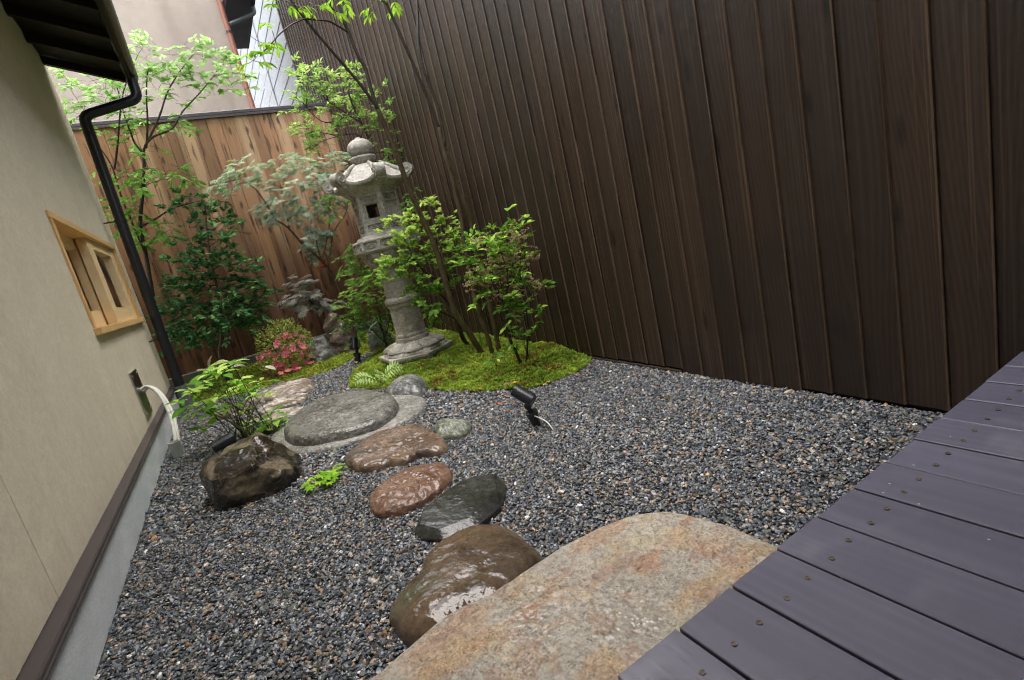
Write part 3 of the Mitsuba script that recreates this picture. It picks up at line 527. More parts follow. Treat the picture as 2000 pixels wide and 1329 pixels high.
# ---- buildings behind the fence
B = thing('beige_building', 'tall beige rendered building rising behind the brown fence', 'building')
part(B, 'wall', box(-7, 1.315, 9.0, 11.0, 0, 5.75), 'beige_plaster')
cp = part(B, 'downpipe', sweep([(1.352, 8.955, 0.0), (1.335, 8.95, 5.75)], 0.036), 'copper_pipe', 40, label='thin copper red downpipe at the corner')
for z in (3.1, 4.72, 5.4):
    part(cp, 'bracket', tcyl(0.041, 0.03, sections=16, transform=trimesh.transformations.translation_matrix((1.352 - 0.0027 * z, 8.953, z))), 'brown_metal', 30)
part(B, 'plinth_patch', box(1.3155, 1.325, 8.99, 9.3, 3.0, 4.0), 'concrete')
ev = part(B, 'eave', box(1.40, 1.795, 7.9, 10.42, 5.06, 5.22, 0.004), 'dark_soffit')
part(B, 'drain_arm', sweep(fillet([(1.38, 8.92, 4.82), (1.77, 8.92, 4.965), (1.775, 8.92, 5.3)], 0.05), 0.026), 'grey_pvc', 40)

S = thing('grey_clad_building', 'pale grey clapboard building seen in the gap past the end of the dark wall', 'building')
SX = 2.20
for i in range(17):
    z = 2.4 + 0.33 * i
    for y0, y1 in ((8.97, 11.495), (12.305, 17.5)):
        prof = [(SX + 0.02, z), (SX - 0.008, z), (SX - 0.010, z + 0.004), (SX, z + 0.33), (SX + 0.02, z + 0.33)]
        part(S, 'plank', rings_mesh([[(x, y, zz) for x, zz in prof] for y in (y0, y1)]), 'siding')
    part(S, 'corner_piece', box(SX - 0.024, SX + 0.02, 11.5, 12.3, z + 0.003, z + 0.327, 0.003), 'siding')
part(S, 'backing', box(SX + 0.021, SX + 0.4, 8.97, 17.5, 0, 8.0), 'siding')

# ---- wooden deck in the foreground
D = thing('wooden_deck', 'dark stained wooden deck of screwed boards in the right foreground', 'deck')
DZ, DY = 0.30, 0.576
scr = cat([trimesh.creation.annulus(0.0024, 0.0052, 0.0030, sections=18), tcyl(0.0036, 0.0016, sections=14)])
first = None
for i in range(-9, 12):
    x0 = 0.486 + 0.138 * i
    b = part(D, 'board', box(x0 + 0.0028, x0 + 0.1352, -1.75, DY + rng.normal(0, 0.0010), DZ - 0.032, DZ + rng.normal(0, 0.0006), 0.0016), 'deck_board')
    if 0.2 < x0 < 2.0:
        for o in (0.036, 0.099):
            m = np.eye(4); m[:3, 3] = (x0 + o + rng.normal(0, 0.0015), 0.4935 + rng.normal(0, 0.0012), DZ + 0.0004)
            if first is None:
                first = part(b, 'screw', scr, 'rust_screw', 30); scene[first]['to_world'] = T(m.tolist())
            else:
                reuse(b, 'screw', first, m)
part(D, 'joist', cat([box(-0.7, 2.1, y, y + 0.045, 0.16, DZ - 0.034) for y in (0.47, -0.1, -0.7)]), 'deck_edge')
part(D, 'post', cat([box(x, x + 0.08, 0.38, 0.46, -0.05, 0.16) for x in (-0.6, 1.95)]), 'deck_edge')

# ---- the house the deck belongs to, behind the photographer
V = thing('veranda', 'veranda roof and room wall behind the deck, above the photographer', 'veranda')
part(V, 'roof', box(-0.66, 2.08, -3.0, 0.30, 2.55, 2.68), 'dark_soffit')
part(V, 'wall', box(-0.66, 2.08, -1.95, -1.8, 0.0, 2.55), 'room_wall')

# ================================================================== gravel, moss
MOUND = Polygon([(0.76, 4.54), (0.85, 4.28), (0.96, 4.08), (1.08, 3.78), (1.155, 3.6), (1.22, 3.37), (1.31, 3.14), (1.38, 3.02), (1.463, 2.9), (1.52, 2.80), (1.6, 2.74), (1.8, 2.72), (1.93, 2.75), (2.03, 2.8), (2.10, 2.87),
                 (2.10, 7.2), (1.75, 6.6), (1.45, 6.05), (1.30, 5.78), (1.0, 5.28), (0.83, 4.93)])
STRIP = Polygon([(1.40, 6.10), (1.1, 5.96), (0.95, 5.80), (0.785, 5.72), (0.58, 5.75), (0.42, 5.9), (0.25, 6.02), (-0.02, 5.99), (-0.30, 6.25), (-0.52, 6.5), (-0.75, 6.78), (-1.5, 7.0), (-1.5, 7.63), (2.10, 7.63), (2.10, 7.2), (1.75, 6.65)])
def edge_dist(poly, xy):
    ring = [c for c in poly.exterior.coords]
    lines = shapely.geometry.MultiLineString([(a, b) for a, b in zip(ring[:-1], ring[1:]) if not (a[0] > 2.05 and b[0] > 2.05) and not (a[1] > 7.55 and b[1] > 7.55)])
    return shapely.distance(shapely.points(xy), lines)
def moss_z(poly, h, xy):
    d = edge_dist(poly, xy)
    n = meshkit.fbm(np.c_[xy * 5.0, xy[:, :1] * 0], 3, 5) - 0.5
    n2 = meshkit.fbm(np.c_[xy * 19.0, xy[:, :1] * 0], 3, 8) - 0.5
    return 0.006 + h * (1 - np.exp(-d / 0.22)) + np.minimum(1, d / 0.1) * (0.035 * n + 0.055 * n2)
MH = {'moss_mound': (MOUND, 0.062), 'moss_strip': (STRIP, 0.06)}
def leaf_rows(rows):
    """template from (t, half width, lift, side lift): a leaf along +x, folded along its midrib"""
    v, f = [], []
    for t, w, z, zs in rows:
        v += [(t, w, z + zs), (t, 0, z), (t, -w, z + zs)]
    for i in range(len(rows) - 1):
        a = 3 * i
        f += [(a, a + 4, a + 3), (a, a + 1, a + 4), (a + 1, a + 5, a + 4), (a + 1, a + 2, a + 5)]
    return np.array(v, float), np.array(f)
def moss(name, label, spacing):
    poly, h = MH[name]
    x0, y0, x1, y1 = poly.bounds
    g = 0.016
    xs, ys = np.meshgrid(np.arange(x0 - g, x1 + g, g), np.arange(y0 - g, y1 + g, g), indexing='ij')
    xy = np.c_[xs.ravel(), ys.ravel()]
    inside = shapely.contains_xy(poly.buffer(0.012), xy[:, 0], xy[:, 1])
    z = np.where(inside, moss_z(poly, h, xy), -0.05)
    nx, ny = xs.shape
    i, j = np.meshgrid(np.arange(nx - 1), np.arange(ny - 1), indexing='ij')
    q = np.stack([i * ny + j, (i + 1) * ny + j, (i + 1) * ny + j + 1, i * ny + j + 1], -1).reshape(-1, 4)
    q = q[inside[q].any(1)]
    base = trimesh.Trimesh(np.c_[xy, z], np.vstack([q[:, [0, 1, 2]], q[:, [0, 2, 3]]]), process=False)
    # tufts: little stars of pointed blades
    r = np.random.default_rng(21)
    tx, ty = np.meshgrid(np.arange(x0, x1, spacing), np.arange(y0, y1, spacing), indexing='ij')
    p = np.c_[tx.ravel(), ty.ravel()] + r.uniform(-0.7, 0.7, (tx.size, 2)) * spacing
    w = 0.07 * (np.c_[meshkit.fbm(np.c_[p * 13, p[:, :1] * 0], 3, 41), meshkit.fbm(np.c_[p * 13, p[:, :1] * 0], 3, 42)] - 0.5)
    ok = shapely.contains_xy(poly.buffer(0.010), p[:, 0] + w[:, 0], p[:, 1] + w[:, 1]) & (p[:, 0] < 2.105)
    keep_near = (p[:, 1] < 5.6) | (r.random(len(p)) < 0.6)
    p = p[ok & keep_near]
    pz = moss_z(poly, h, p)
    n, nb = len(p), 6
    c = np.repeat(np.c_[p, pz], nb, 0)
    ang = r.uniform(0, 2 * np.pi, n * nb)
    tilt = r.uniform(0.15, 1.1, n * nb)
    L = np.repeat(r.uniform(0.013, 0.027, n), nb) * r.uniform(0.7, 1.2, n * nb)
    d = np.c_[np.cos(ang) * np.sin(tilt), np.sin(ang) * np.sin(tilt), np.cos(tilt)]
    s = np.c_[-np.sin(ang), np.cos(ang), 0 * ang] * (L * 0.26)[:, None]
    b0 = c - [0, 0, 0.004] + d * 0.001
    v = np.stack([b0 + s * 0.6, b0 - s * 0.6, b0 + d * (L * 0.55)[:, None] - s, b0 + d * (L * 0.55)[:, None] + s, b0 + d * L[:, None]], 1).reshape(-1, 3)
    k = np.arange(n * nb)[:, None] * 5
    f = np.concatenate([k + [[0, 1, 2]], k + [[0, 2, 3]], k + [[3, 2, 4]]])
    tone = meshkit.fbm(np.c_[p * 6, p[:, :1] * 0], 3, 31)
    brown = np.clip((meshkit.fbm(np.c_[p * 9, p[:, :1] * 0], 3, 77) - 0.58) * 7, 0, 1) * 0.6
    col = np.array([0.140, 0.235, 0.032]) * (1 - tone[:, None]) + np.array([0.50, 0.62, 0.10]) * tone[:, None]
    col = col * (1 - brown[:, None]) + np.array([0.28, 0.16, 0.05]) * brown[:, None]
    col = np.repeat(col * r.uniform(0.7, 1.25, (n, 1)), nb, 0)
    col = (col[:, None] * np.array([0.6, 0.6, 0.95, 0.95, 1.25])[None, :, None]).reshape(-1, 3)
    put(name, base, 'moss_base', True)
    labels[name] = {'label': label, 'category': 'moss', 'kind': 'stuff'}
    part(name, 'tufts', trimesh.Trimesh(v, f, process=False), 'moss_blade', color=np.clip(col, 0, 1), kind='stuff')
moss('moss_mound', 'mound of yellow green moss under the stone lantern and the thin tree', 0.0125)
moss('moss_strip', 'low strip of moss at the foot of the brown fence', 0.019)

# ================================================================== stones
HOLES = []
def outline(pts, M=200):
    from scipy.interpolate import CubicSpline
    p = np.asarray(pts, float); c = p.mean(0)
    a = np.unwrap(np.arctan2(*(p - c).T[::-1]))
    if a[-1] < a[0]: p, a = p[::-1], a[::-1]
    r = np.linalg.norm(p - c, axis=1)
    cs = CubicSpline(np.r_[a, a[0] + 2 * np.pi], np.r_[r, r[0]], bc_type='periodic')
    t = a[0] + np.arange(M) / M * 2 * np.pi
    rr = cs(t)
    lin = np.interp(t, np.r_[a, a[0] + 2 * np.pi], np.r_[r, r[0]])
    rr = 0.5 * rr + 0.5 * lin
    return c, t, rr
def stone(name, label, pts, top, bsdf, p=5.0, tilt=(0, 0), amp=0.01, freq=7.0, wob=0.03, seed=0, category='stone', group=None, under=-0.05, hole=True, dome=0.12):
    c, t, rr = outline(pts)
    rr = rr * (1 + wob * (meshkit.fbm(np.c_[np.cos(t) * 3, np.sin(t) * 3, t * 0 + seed], 4, seed) - 0.5) * 2)
    rings = []
    ss = np.r_[np.linspace(0.04, 0.80, 20), 0.84, 0.87, 0.90, 0.925, 0.945, 0.962, 0.976, 0.988, 0.996, 1.0]
    for s in ss:
        x, y = c[0] + np.cos(t) * rr * s, c[1] + np.sin(t) * rr * s
        z = top * ((1 - dome * s * s) * (1 - s ** p) ** 0.5 * 1.0 + 0.0) 
        z = z + (x - c[0]) * tilt[0] + (y - c[1]) * tilt[1]
        n = meshkit.fbm(np.c_[x * freq, y * freq, x * 0 + seed], 4, seed + 3) - 0.5
        n2 = np.abs(meshkit.fbm(np.c_[x * freq * 2.3, y * freq * 2.3, x * 0 + seed], 3, seed + 9) - 0.5)
        n3 = meshkit.fbm(np.c_[x * 45, y * 45, z * 45 + seed], 3, seed + 5) - 0.5
        rings.append(np.c_[x, y, z + (amp * (2 * n - 1.6 * n2) + 0.25 * amp * n3) * min(1, (1.02 - s) * 8)])
    for z, s in ((-0.012, 1.005), (under, 0.97)):
        x, y = c[0] + np.cos(t) * rr * s, c[1] + np.sin(t) * rr * s
        rings.append(np.c_[x, y, x * 0 + z])
    m = rings_mesh(rings[::-1])
    k = thing(name, label, category, group)
    put(k, m, bsdf, 50)
    if hole:
        HOLES.append(Polygon(np.c_[c[0] + np.cos(t) * rr, c[1] + np.sin(t) * rr]).buffer(-0.010))
    return k

stone('step_slab', 'large flat rust stained granite slab in front of the deck', [(-0.50, 1.06), (-0.2, 1.105), (0.02, 1.115), (0.153, 1.150), (0.34, 1.150), (0.534, 1.154), (0.68, 1.158), (0.80, 1.145), (0.890, 1.105), (0.955, 1.035), (0.99, 0.94), (1.005, 0.84), (1.01, 0.72), (1.0, 0.45), (0.5, 0.33), (-0.45, 0.35)], 0.125, 'slab_stone', p=26, amp=0.007, freq=5, wob=0.008, seed=1, category='stepping stone', dome=0.01)
stone('stepping_stone', 'rounded glossy brown stepping stone tucked against the granite slab', [(0.155, 1.42), (0.215, 1.455), (0.27, 1.47), (0.31, 1.535), (0.37, 1.575), (0.475, 1.60), (0.565, 1.56), (0.612, 1.47), (0.612, 1.36), (0.60, 1.25), (0.48, 1.17), (0.30, 1.165), (0.17, 1.23), (0.145, 1.33)], 0.078, 'rock_brown', p=9, dome=0.14, amp=0.010, freq=5, seed=2, category='stepping stone')
stone('stepping_stone', 'oblong reddish brown stepping stone between the black one and the flat jagged one', [(0.285, 2.14), (0.31, 2.23), (0.384, 2.30), (0.46, 2.325), (0.56, 2.33), (0.65, 2.27), (0.678, 2.17), (0.64, 2.06), (0.514, 1.98), (0.40, 1.965), (0.31, 2.01)], 0.050, 'rock_red', p=10, dome=0.08, amp=0.012, freq=11, seed=4, category='stepping stone')
stone('stepping_stone', 'wide flat pinkish brown stepping stone with a jagged front edge', [(0.322, 2.75), (0.36, 2.87), (0.43, 2.95), (0.525, 3.03), (0.64, 3.0), (0.73, 2.95), (0.80, 2.72), (0.80, 2.50), (0.70, 2.37), (0.62, 2.45), (0.56, 2.42), (0.493, 2.50), (0.43, 2.50), (0.36, 2.58)], 0.044, 'rock_flat', p=16, dome=0.04, amp=0.016, freq=10, wob=0.06, seed=5, category='stepping stone')
stone('small_stone', 'small mossy grey stone at the right end of the flat stepping stones', [(0.805, 2.66), (0.85, 2.76), (0.898, 2.80), (0.96, 2.74), (0.985, 2.65), (0.945, 2.50), (0.88, 2.46), (0.825, 2.52)], 0.055, 'rock_green', p=5, amp=0.016, freq=14, wob=0.08, seed=6)
HOLES_BASE = len(HOLES)
stone('millstone_plinth', 'low grey stone slab under the round millstone', [(0.02, 3.70), (0.06, 3.45), (0.145, 3.24), (0.30, 3.12), (0.447, 3.06), (0.70, 3.06), (0.86, 3.10), (0.97, 3.24), (1.02, 3.40), (0.985, 3.60), (0.88, 3.92), (0.55, 4.34), (0.15, 4.10)], 0.034, 'millstone_base', p=18, amp=0.006, freq=6, wob=0.03, seed=7, category='stone slab', dome=0.02)
stone('millstone', 'large round granite millstone laid flat as a stepping stone', [(0.112, 3.64), (0.20, 3.95), (0.345, 4.17), (0.53, 4.22), (0.72, 4.05), (0.83, 3.75), (0.845, 3.45), (0.73, 3.17), (0.60, 3.08), (0.48, 3.09), (0.32, 3.16), (0.19, 3.29), (0.125, 3.45)], 0.095, 'millstone', p=26, amp=0.004, freq=5, wob=0.0, seed=8, category='millstone', under=0.01, hole=False, dome=0.03)
stone('edge_stone', 'smooth grey wet stone at the corner of the moss beside the fern', [(0.88, 3.78), (0.90, 3.93), (0.97, 4.04), (1.05, 4.10), (1.15, 4.02), (1.20, 3.86), (1.15, 3.66), (1.04, 3.52), (0.95, 3.58)], 0.105, 'rock_grey', p=4.5, amp=0.022, freq=8, wob=0.05, seed=9, dome=0.3)
stone('path_stone', 'long flat pale edged path stone next to the back moss strip', [(-0.05, 5.42), (0.10, 5.62), (0.33, 5.68), (0.56, 5.52), (0.55, 5.30), (0.45, 4.98), (0.28, 5.05), (0.05, 5.20)], 0.062, 'rock_path', p=10, amp=0.016, freq=9, wob=0.06, seed=10)
stone('path_stone', 'second flat pale path stone behind the hydrangea', [(0.02, 4.83), (0.10, 4.94), (0.30, 4.97), (0.43, 4.86), (0.40, 4.66), (0.28, 4.58), (0.08, 4.62)], 0.055, 'rock_path', p=10, amp=0.018, freq=9, wob=0.08, seed=11)
stone('path_stone', 'narrow flat path stone just behind the millstone', [(-0.02, 4.50), (0.10, 4.56), (0.26, 4.50), (0.36, 4.38), (0.33, 4.27), (0.15, 4.28), (0.0, 4.36)], 0.045, 'rock_path', p=10, amp=0.015, freq=9, wob=0.08, seed=12)
stone('path_stone', 'dark flat path stone to the left behind the hydrangea stems', [(-0.30, 5.35), (-0.15, 5.45), (-0.02, 5.25), (-0.05, 5.0), (-0.2, 4.95), (-0.32, 5.1)], 0.05, 'rock_mauve', p=10, amp=0.014, freq=9, wob=0.08, seed=13)

def crag(name, label, pts, bsdf, amp, freq, seed, res=0.02, category='rock', foot=None, smooth=40, rounds=2):
    h = trimesh.convex.convex_hull(np.asarray(pts, float))
    v, f = trimesh.remesh.subdivide_to_size(h.vertices, h.faces, res)
    m = trimesh.Trimesh(v, f, process=True)
    trimesh.smoothing.filter_taubin(m, 0.5, 0.5, rounds * 2)
    n = meshkit.fbm(m.vertices * freq + seed, 4, seed) - 0.5
    n2 = np.abs(meshkit.fbm(m.vertices * freq * 0.6 + seed + 5, 3, seed + 1) - 0.5)
    m.vertices = m.vertices + m.vertex_normals * (amp * (1.6 * n - 2.2 * n2 + 0.3))[:, None]
    k = thing(name, label, category)
    put(k, m, bsdf, smooth)
    if foot: HOLES.append(Polygon(foot).buffer(-0.015))
    return k
crag('stepping_stone', 'near black wedge shaped stepping stone with a white wet glint along its front',
     [(0.385, 1.775, 0.040), (0.43, 1.845, 0.046), (0.52, 1.885, 0.051), (0.61, 1.905, 0.053), (0.69, 1.890, 0.056), (0.750, 1.840, 0.054), (0.71, 1.755, 0.047), (0.64, 1.690, 0.042), (0.53, 1.650, 0.038), (0.43, 1.685, 0.034),
      (0.365, 1.715, 0.014), (0.42, 1.640, 0.016), (0.53, 1.600, 0.018), (0.66, 1.640, 0.022), (0.760, 1.770, 0.028), (0.36, 1.79, 0.015), (0.775, 1.85, 0.025),
      (0.37, 1.71, -0.04), (0.53, 1.60, -0.04), (0.67, 1.64, -0.04), (0.76, 1.76, -0.04), (0.75, 1.87, -0.04), (0.60, 1.92, -0.04), (0.42, 1.86, -0.04), (0.36, 1.79, -0.04)],
     'rock_dark', 0.006, 7, 44, 0.010, category='stepping stone', foot=[(0.37, 1.71), (0.53, 1.605), (0.67, 1.64), (0.76, 1.77), (0.74, 1.87), (0.6, 1.93), (0.42, 1.86)], rounds=3)
crag('boulder', 'dark brown boulder with a black broken front face below the hydrangea',
     [(-0.33, 3.12, -0.05), (-0.30, 2.88, -0.05), (-0.19, 2.78, -0.05), (0.01, 2.78, -0.05), (0.10, 2.87, -0.05), (0.14, 3.05, -0.05), (0.02, 3.34, -0.05), (-0.25, 3.34, -0.05),
      (-0.335, 3.05, 0.16), (-0.285, 2.86, 0.165), (-0.18, 2.775, 0.165), (-0.09, 2.77, 0.185), (0.02, 2.79, 0.10), (0.095, 2.88, 0.06), (0.125, 3.06, 0.065),
      (-0.29, 3.05, 0.215), (-0.24, 2.92, 0.200), (-0.09, 2.94, 0.235), (-0.02, 3.12, 0.245), (-0.15, 3.24, 0.21)],
     'rock_black', 0.026, 9, 5, 0.011, foot=[(-0.34, 3.08), (-0.18, 2.77), (0.02, 2.77), (0.13, 3.05), (0.0, 3.32), (-0.27, 3.3)], smooth=32, rounds=0)
crag('rock', 'craggy grey rock beside the pink azalea', [(0.60, 6.30, -0.05), (0.78, 6.10, -0.05), (1.0, 6.2, -0.05), (1.0, 6.55, -0.05), (0.65, 6.6, -0.05), (0.66, 6.32, 0.18), (0.80, 6.2, 0.30), (0.93, 6.3, 0.30), (0.88, 6.5, 0.32), (0.95, 6.22, 0.12)], 'rock_grey', 0.05, 8, 8, 0.028)
crag('rock', 'taller reddish brown rock at the foot of the grey leaved maple', [(0.94, 6.32, -0.05), (1.20, 6.16, -0.05), (1.34, 6.4, -0.05), (1.1, 6.7, -0.05), (0.98, 6.36, 0.42), (1.08, 6.3, 0.54), (1.18, 6.35, 0.50), (1.12, 6.55, 0.52), (1.28, 6.3, 0.22)], 'rock_mauve', 0.05, 7, 18, 0.03)
crag('rock', 'pale bluish rock half hidden behind the green shrub', [(1.33, 6.0, -0.05), (1.62, 5.85, -0.05), (1.66, 6.2, -0.05), (1.38, 6.3, -0.05), (1.36, 6.0, 0.25), (1.5, 5.92, 0.36), (1.6, 6.0, 0.28), (1.45, 6.2, 0.3)], 'rock_pale', 0.03, 7, 28, 0.035)
crag('rock', 'small pale rock among the grass by the downspout', [(-0.62, 7.0, -0.02), (-0.36, 6.9, -0.02), (-0.36, 7.2, -0.02), (-0.6, 7.25, -0.02), (-0.55, 7.0, 0.13), (-0.42, 7.02, 0.14)], 'rock_pale', 0.02, 9, 38, 0.035)

# ---- the gravel bed
def pebbles(spacing, y0, y1, seed, size):
    r = np.random.default_rng(seed)
    xs, ys = np.meshgrid(np.arange(-0.66, 2.13, spacing), np.arange(y0, y1, spacing), indexing='ij')
    p = np.c_[xs.ravel(), ys.ravel()] + r.uniform(-0.6, 0.6, (xs.size, 2)) * spacing
    ok = (p[:, 0] > -0.638) & (p[:, 0] < 2.112)
    for poly in [MOUND.buffer(-0.012), STRIP.buffer(-0.012)] + HOLES:
        ok &= ~shapely.contains_xy(poly, p[:, 0], p[:, 1])
    p = p[ok]
    n = len(p)
    ico = icosphere(0); V, Fc = np.array(ico.vertices), np.array(ico.faces)
    v = V[None] * (1 + r.uniform(-0.26, 0.20, (n, 12, 1)))
    a = size * np.minimum(r.lognormal(-0.03, 0.32, (n, 1)), 2.1) * 0.5
    ax = np.concatenate([a * r.uniform(0.95, 1.45, (n, 1)), a * r.uniform(0.7, 1.0, (n, 1)), a * r.uniform(0.35, 0.7, (n, 1))], 1)
    v = v * ax[:, None]
    th, ti, tj = r.uniform(0, 2 * np.pi, n), r.normal(0, 0.38, n), r.normal(0, 0.38, n)
    c, s = np.cos(ti), np.sin(ti)
    y, z = v[..., 1] * c[:, None] - v[..., 2] * s[:, None], v[..., 1] * s[:, None] + v[..., 2] * c[:, None]
    c, s = np.cos(tj), np.sin(tj)
    x, z = v[..., 0] * c[:, None] + z * s[:, None], -v[..., 0] * s[:, None] + z * c[:, None]
    c, s = np.cos(th), np.sin(th)
    x, y = x * c[:, None] - y * s[:, None], x * s[:, None] + y * c[:, None]
    bed = 0.010 * (meshkit.fbm(np.c_[p * 3.0, p[:, :1] * 0], 3, 4) - 0.5)
    pos = np.c_[p, r.uniform(-0.003, 0.0045, n) + bed]
    v = np.stack([x, y, z], -1) + pos[:, None]
    pal = 1.42 * np.array([(0.026, 0.030, 0.035), (0.040, 0.046, 0.055), (0.062, 0.070, 0.082), (0.090, 0.098, 0.108), (0.125, 0.128, 0.128), (0.10, 0.085, 0.062), (0.17, 0.125, 0.080), (0.235, 0.205, 0.165), (0.22, 0.125, 0.06), (0.42, 0.41, 0.385), (0.060, 0.068, 0.056), (0.12, 0.075, 0.055)])
    w = np.array([0.17, 0.20, 0.20, 0.14, 0.06, 0.07, 0.048, 0.026, 0.010, 0.006, 0.06, 0.03]); w = w / w.sum()
    col = pal[r.choice(len(pal), n, p=w)] * r.uniform(0.75, 1.3, (n, 1))
    return v.reshape(-1, 3), (Fc[None] + np.arange(n)[:, None, None] * 12).reshape(-1, 3), np.repeat(col, 12, 0)
A, Bp = pebbles(0.0094, 0.50, 2.75, 31, 0.0128), pebbles(0.0150, 2.74, 6.9, 32, 0.0198)
put('gravel', trimesh.Trimesh(np.vstack([A[0], Bp[0]]), np.vstack([A[1], Bp[1] + len(A[0])]), process=False), 'pebble', color=np.vstack([A[2], Bp[2]]))
labels['gravel'] = {'label': 'bed of small dark grey and tan wet pebbles covering the garden floor', 'category': 'gravel', 'kind': 'stuff'}

# ================================================================== stone lantern
LC = np.array([1.45, 4.66]); TH0 = math.radians(-91); NS = 144
LT = thing('stone_lantern', 'tall weathered stone lantern with a six sided roof and ball finial', 'stone lantern')
ang = np.arange(NS) / NS * 2 * np.pi + TH0
rel = np.mod(ang - TH0, np.pi / 3)
HEXF = math.cos(math.pi / 6) / np.cos(rel - np.pi / 6)
def lathe(profile, mod=None):
    """profile rows (z, radius of the corners, how six-sided); mod(z, angle) adds to the radius"""
    rings = []
    for z, r, h in profile:
        rr = r * (h * HEXF + (1 - h))
        if mod is not None: rr = rr + mod(z, ang - TH0)
        rings.append(np.c_[LC[0] + rr * np.cos(ang), LC[1] + rr * np.sin(ang), np.full(NS, z)])
    return rings_mesh(rings)
def face_box(k, r0_, r1_, w, z0, z1, off=0.0):
    """box on face k of the hexagon (its normal lies between corners k and k+1), from radius r0_ to r1_"""
    a = TH0 + math.pi / 6 + k * math.pi / 3
    m = tbox((r1_ - r0_, w, z1 - z0)); m.apply_translation(((r0_ + r1_) / 2, off, (z0 + z1) / 2))
    m.apply_transform(trimesh.transformations.rotation_matrix(a, (0, 0, 1))); m.apply_translation((*LC, 0))
    return m
plinth = man(lathe([(-0.06, 0.345, 1), (0.10, 0.345, 1), (0.106, 0.36, 1), (0.128, 0.36, 1), (0.134, 0.353, 1)]))
AP = math.cos(math.pi / 6)
for k6 in range(6):
    plinth -= man(face_box(k6, 0.345 * AP - 0.018, 0.36, 0.26, 0.030, 0.088))
pk = part(LT, 'plinth', unman(plinth), 'lantern_stone', 35)
for k6 in range(6):
    wave = cat([face_box(k6, 0.345 * AP - 0.022, 0.345 * AP - 0.003, 0.034, 0.028, 0.045 + 0.014 * (q % 2), -0.1 + 0.04 * q) for q in range(6)])
    part(pk, 'wave_relief', wave, 'lantern_stone')
def petals(n, amp, z0, z1, phase=0.0):
    def f(z, a):
        t = np.clip((z - z0) / (z1 - z0), 0, 1)
        s = np.abs(np.sin(n * (a + phase) / 2))
        return amp * (s ** 0.6 - 0.75) * math.sin(math.pi * min(1, 0.25 + 0.75 * (1 - t)))
    return f
part(LT, 'lotus_base', lathe([(0.120, 0.285, 0.25), (0.136, 0.305, 0.25), (0.150, 0.300, 0.2), (0.165, 0.275, 0.1), (0.172, 0.285, 0), (0.188, 0.278, 0), (0.205, 0.252, 0), (0.222, 0.215, 0), (0.232, 0.180, 0), (0.236, 0.15, 0)], petals(8, 0.075, 0.13, 0.24)), 'lantern_stone', 40)
part(LT, 'shaft', lathe([(0.225, 0.146, 0), (0.235, 0.156, 0), (0.262, 0.158, 0), (0.272, 0.152, 0), (0.276, 0.147, 0), (0.282, 0.150, 0), (0.300, 0.150, 0), (0.308, 0.144, 0), (0.314, 0.139, 0), (0.42, 0.137, 0), (0.545, 0.136, 0), (0.556, 0.139, 0), (0.562, 0.149, 0), (0.580, 0.151, 0), (0.586, 0.147, 0), (0.590, 0.152, 0), (0.604, 0.160, 0), (0.630, 0.160, 0), (0.645, 0.150, 0), (0.652, 0.137, 0), (0.78, 0.134, 0), (0.93, 0.133, 0)]), 'lantern_stone', 40, label='round shaft of the lantern with raised bands')
part(LT, 'lotus_bowl', lathe([(0.925, 0.14, 0), (0.94, 0.165, 0.1), (0.97, 0.20, 0.4), (1.005, 0.24, 0.7), (1.04, 0.262, 0.9), (1.072, 0.275, 1), (1.082, 0.27, 1)], petals(12, 0.034, 0.90, 1.10)), 'lantern_stone', 40)
deckm = man(lathe([(1.080, 0.292, 1), (1.100, 0.310, 1), (1.190, 0.312, 1), (1.200, 0.302, 1), (1.206, 0.262, 1), (1.226, 0.252, 1), (1.232, 0.235, 1)]))
for k6 in range(6):
    for o in (-0.073, 0.073):
        deckm -= man(face_box(k6, 0.311 * AP - 0.014, 0.34, 0.118, 1.113, 1.178, o))
dk = part(LT, 'platform', unman(deckm), 'lantern_stone', 35)
def emblem(k6, o):
    pts = [(0.034 * math.cos(t) * (1 + 0.12 * math.cos(2 * t)), 0.020 * math.sin(t) + 0.006 * math.exp(-(8 * (t - math.pi / 2)) ** 2)) for t in np.linspace(0, 2 * np.pi, 25)[:-1]]
    g = Polygon(pts)
    m = trimesh.creation.extrude_polygon(g.difference(g.buffer(-0.007)), 0.011, engine='earcut')
    c = trimesh.creation.extrude_polygon(g.buffer(-0.0125), 0.010, engine='earcut')
    m = cat([m, c])
    m.apply_transform(np.array([[0, 0, 1, 0.311 * AP - 0.0145], [1, 0, 0, o], [0, 1, 0, 1.144], [0, 0, 0, 1.0]]))
    m.apply_transform(trimesh.transformations.rotation_matrix(TH0 + math.pi / 6 + k6 * math.pi / 3, (0, 0, 1))); m.apply_translation((*LC, 0))
    return m
for k6 in range(6):
    for o in (-0.073, 0.073):
        part(dk, 'flower_relief', emblem(k6, o), 'lantern_stone')
fire = man(lathe([(1.225, 0.212, 1), (1.40, 0.207, 1), (1.585, 0.214, 1)])) - man(lathe([(1.26, 0.155, 1), (1.55, 0.155, 1)]))
FA = 0.207 * AP
for k6 in range(6):
    fire -= man(face_box(k6, FA - 0.014, 0.3, 0.150, 1.262, 1.318))
    fire -= man(face_box(k6, FA - 0.014, 0.3, 0.150, 1.508, 1.553))
    if k6 % 3 == 2:
        fire -= man(face_box(k6, 0.05, 0.3, 0.104, 1.370, 1.484))
        fire -= man(face_box(k6, FA - 0.014, 0.3, 0.150, 1.345, 1.497))
    else:
        fire -= man(face_box(k6, FA - 0.014, 0.3, 0.150, 1.340, 1.490))
fb = part(LT, 'fire_box', unman(fire), 'lantern_stone', 30, label='six sided fire box with a square opening')
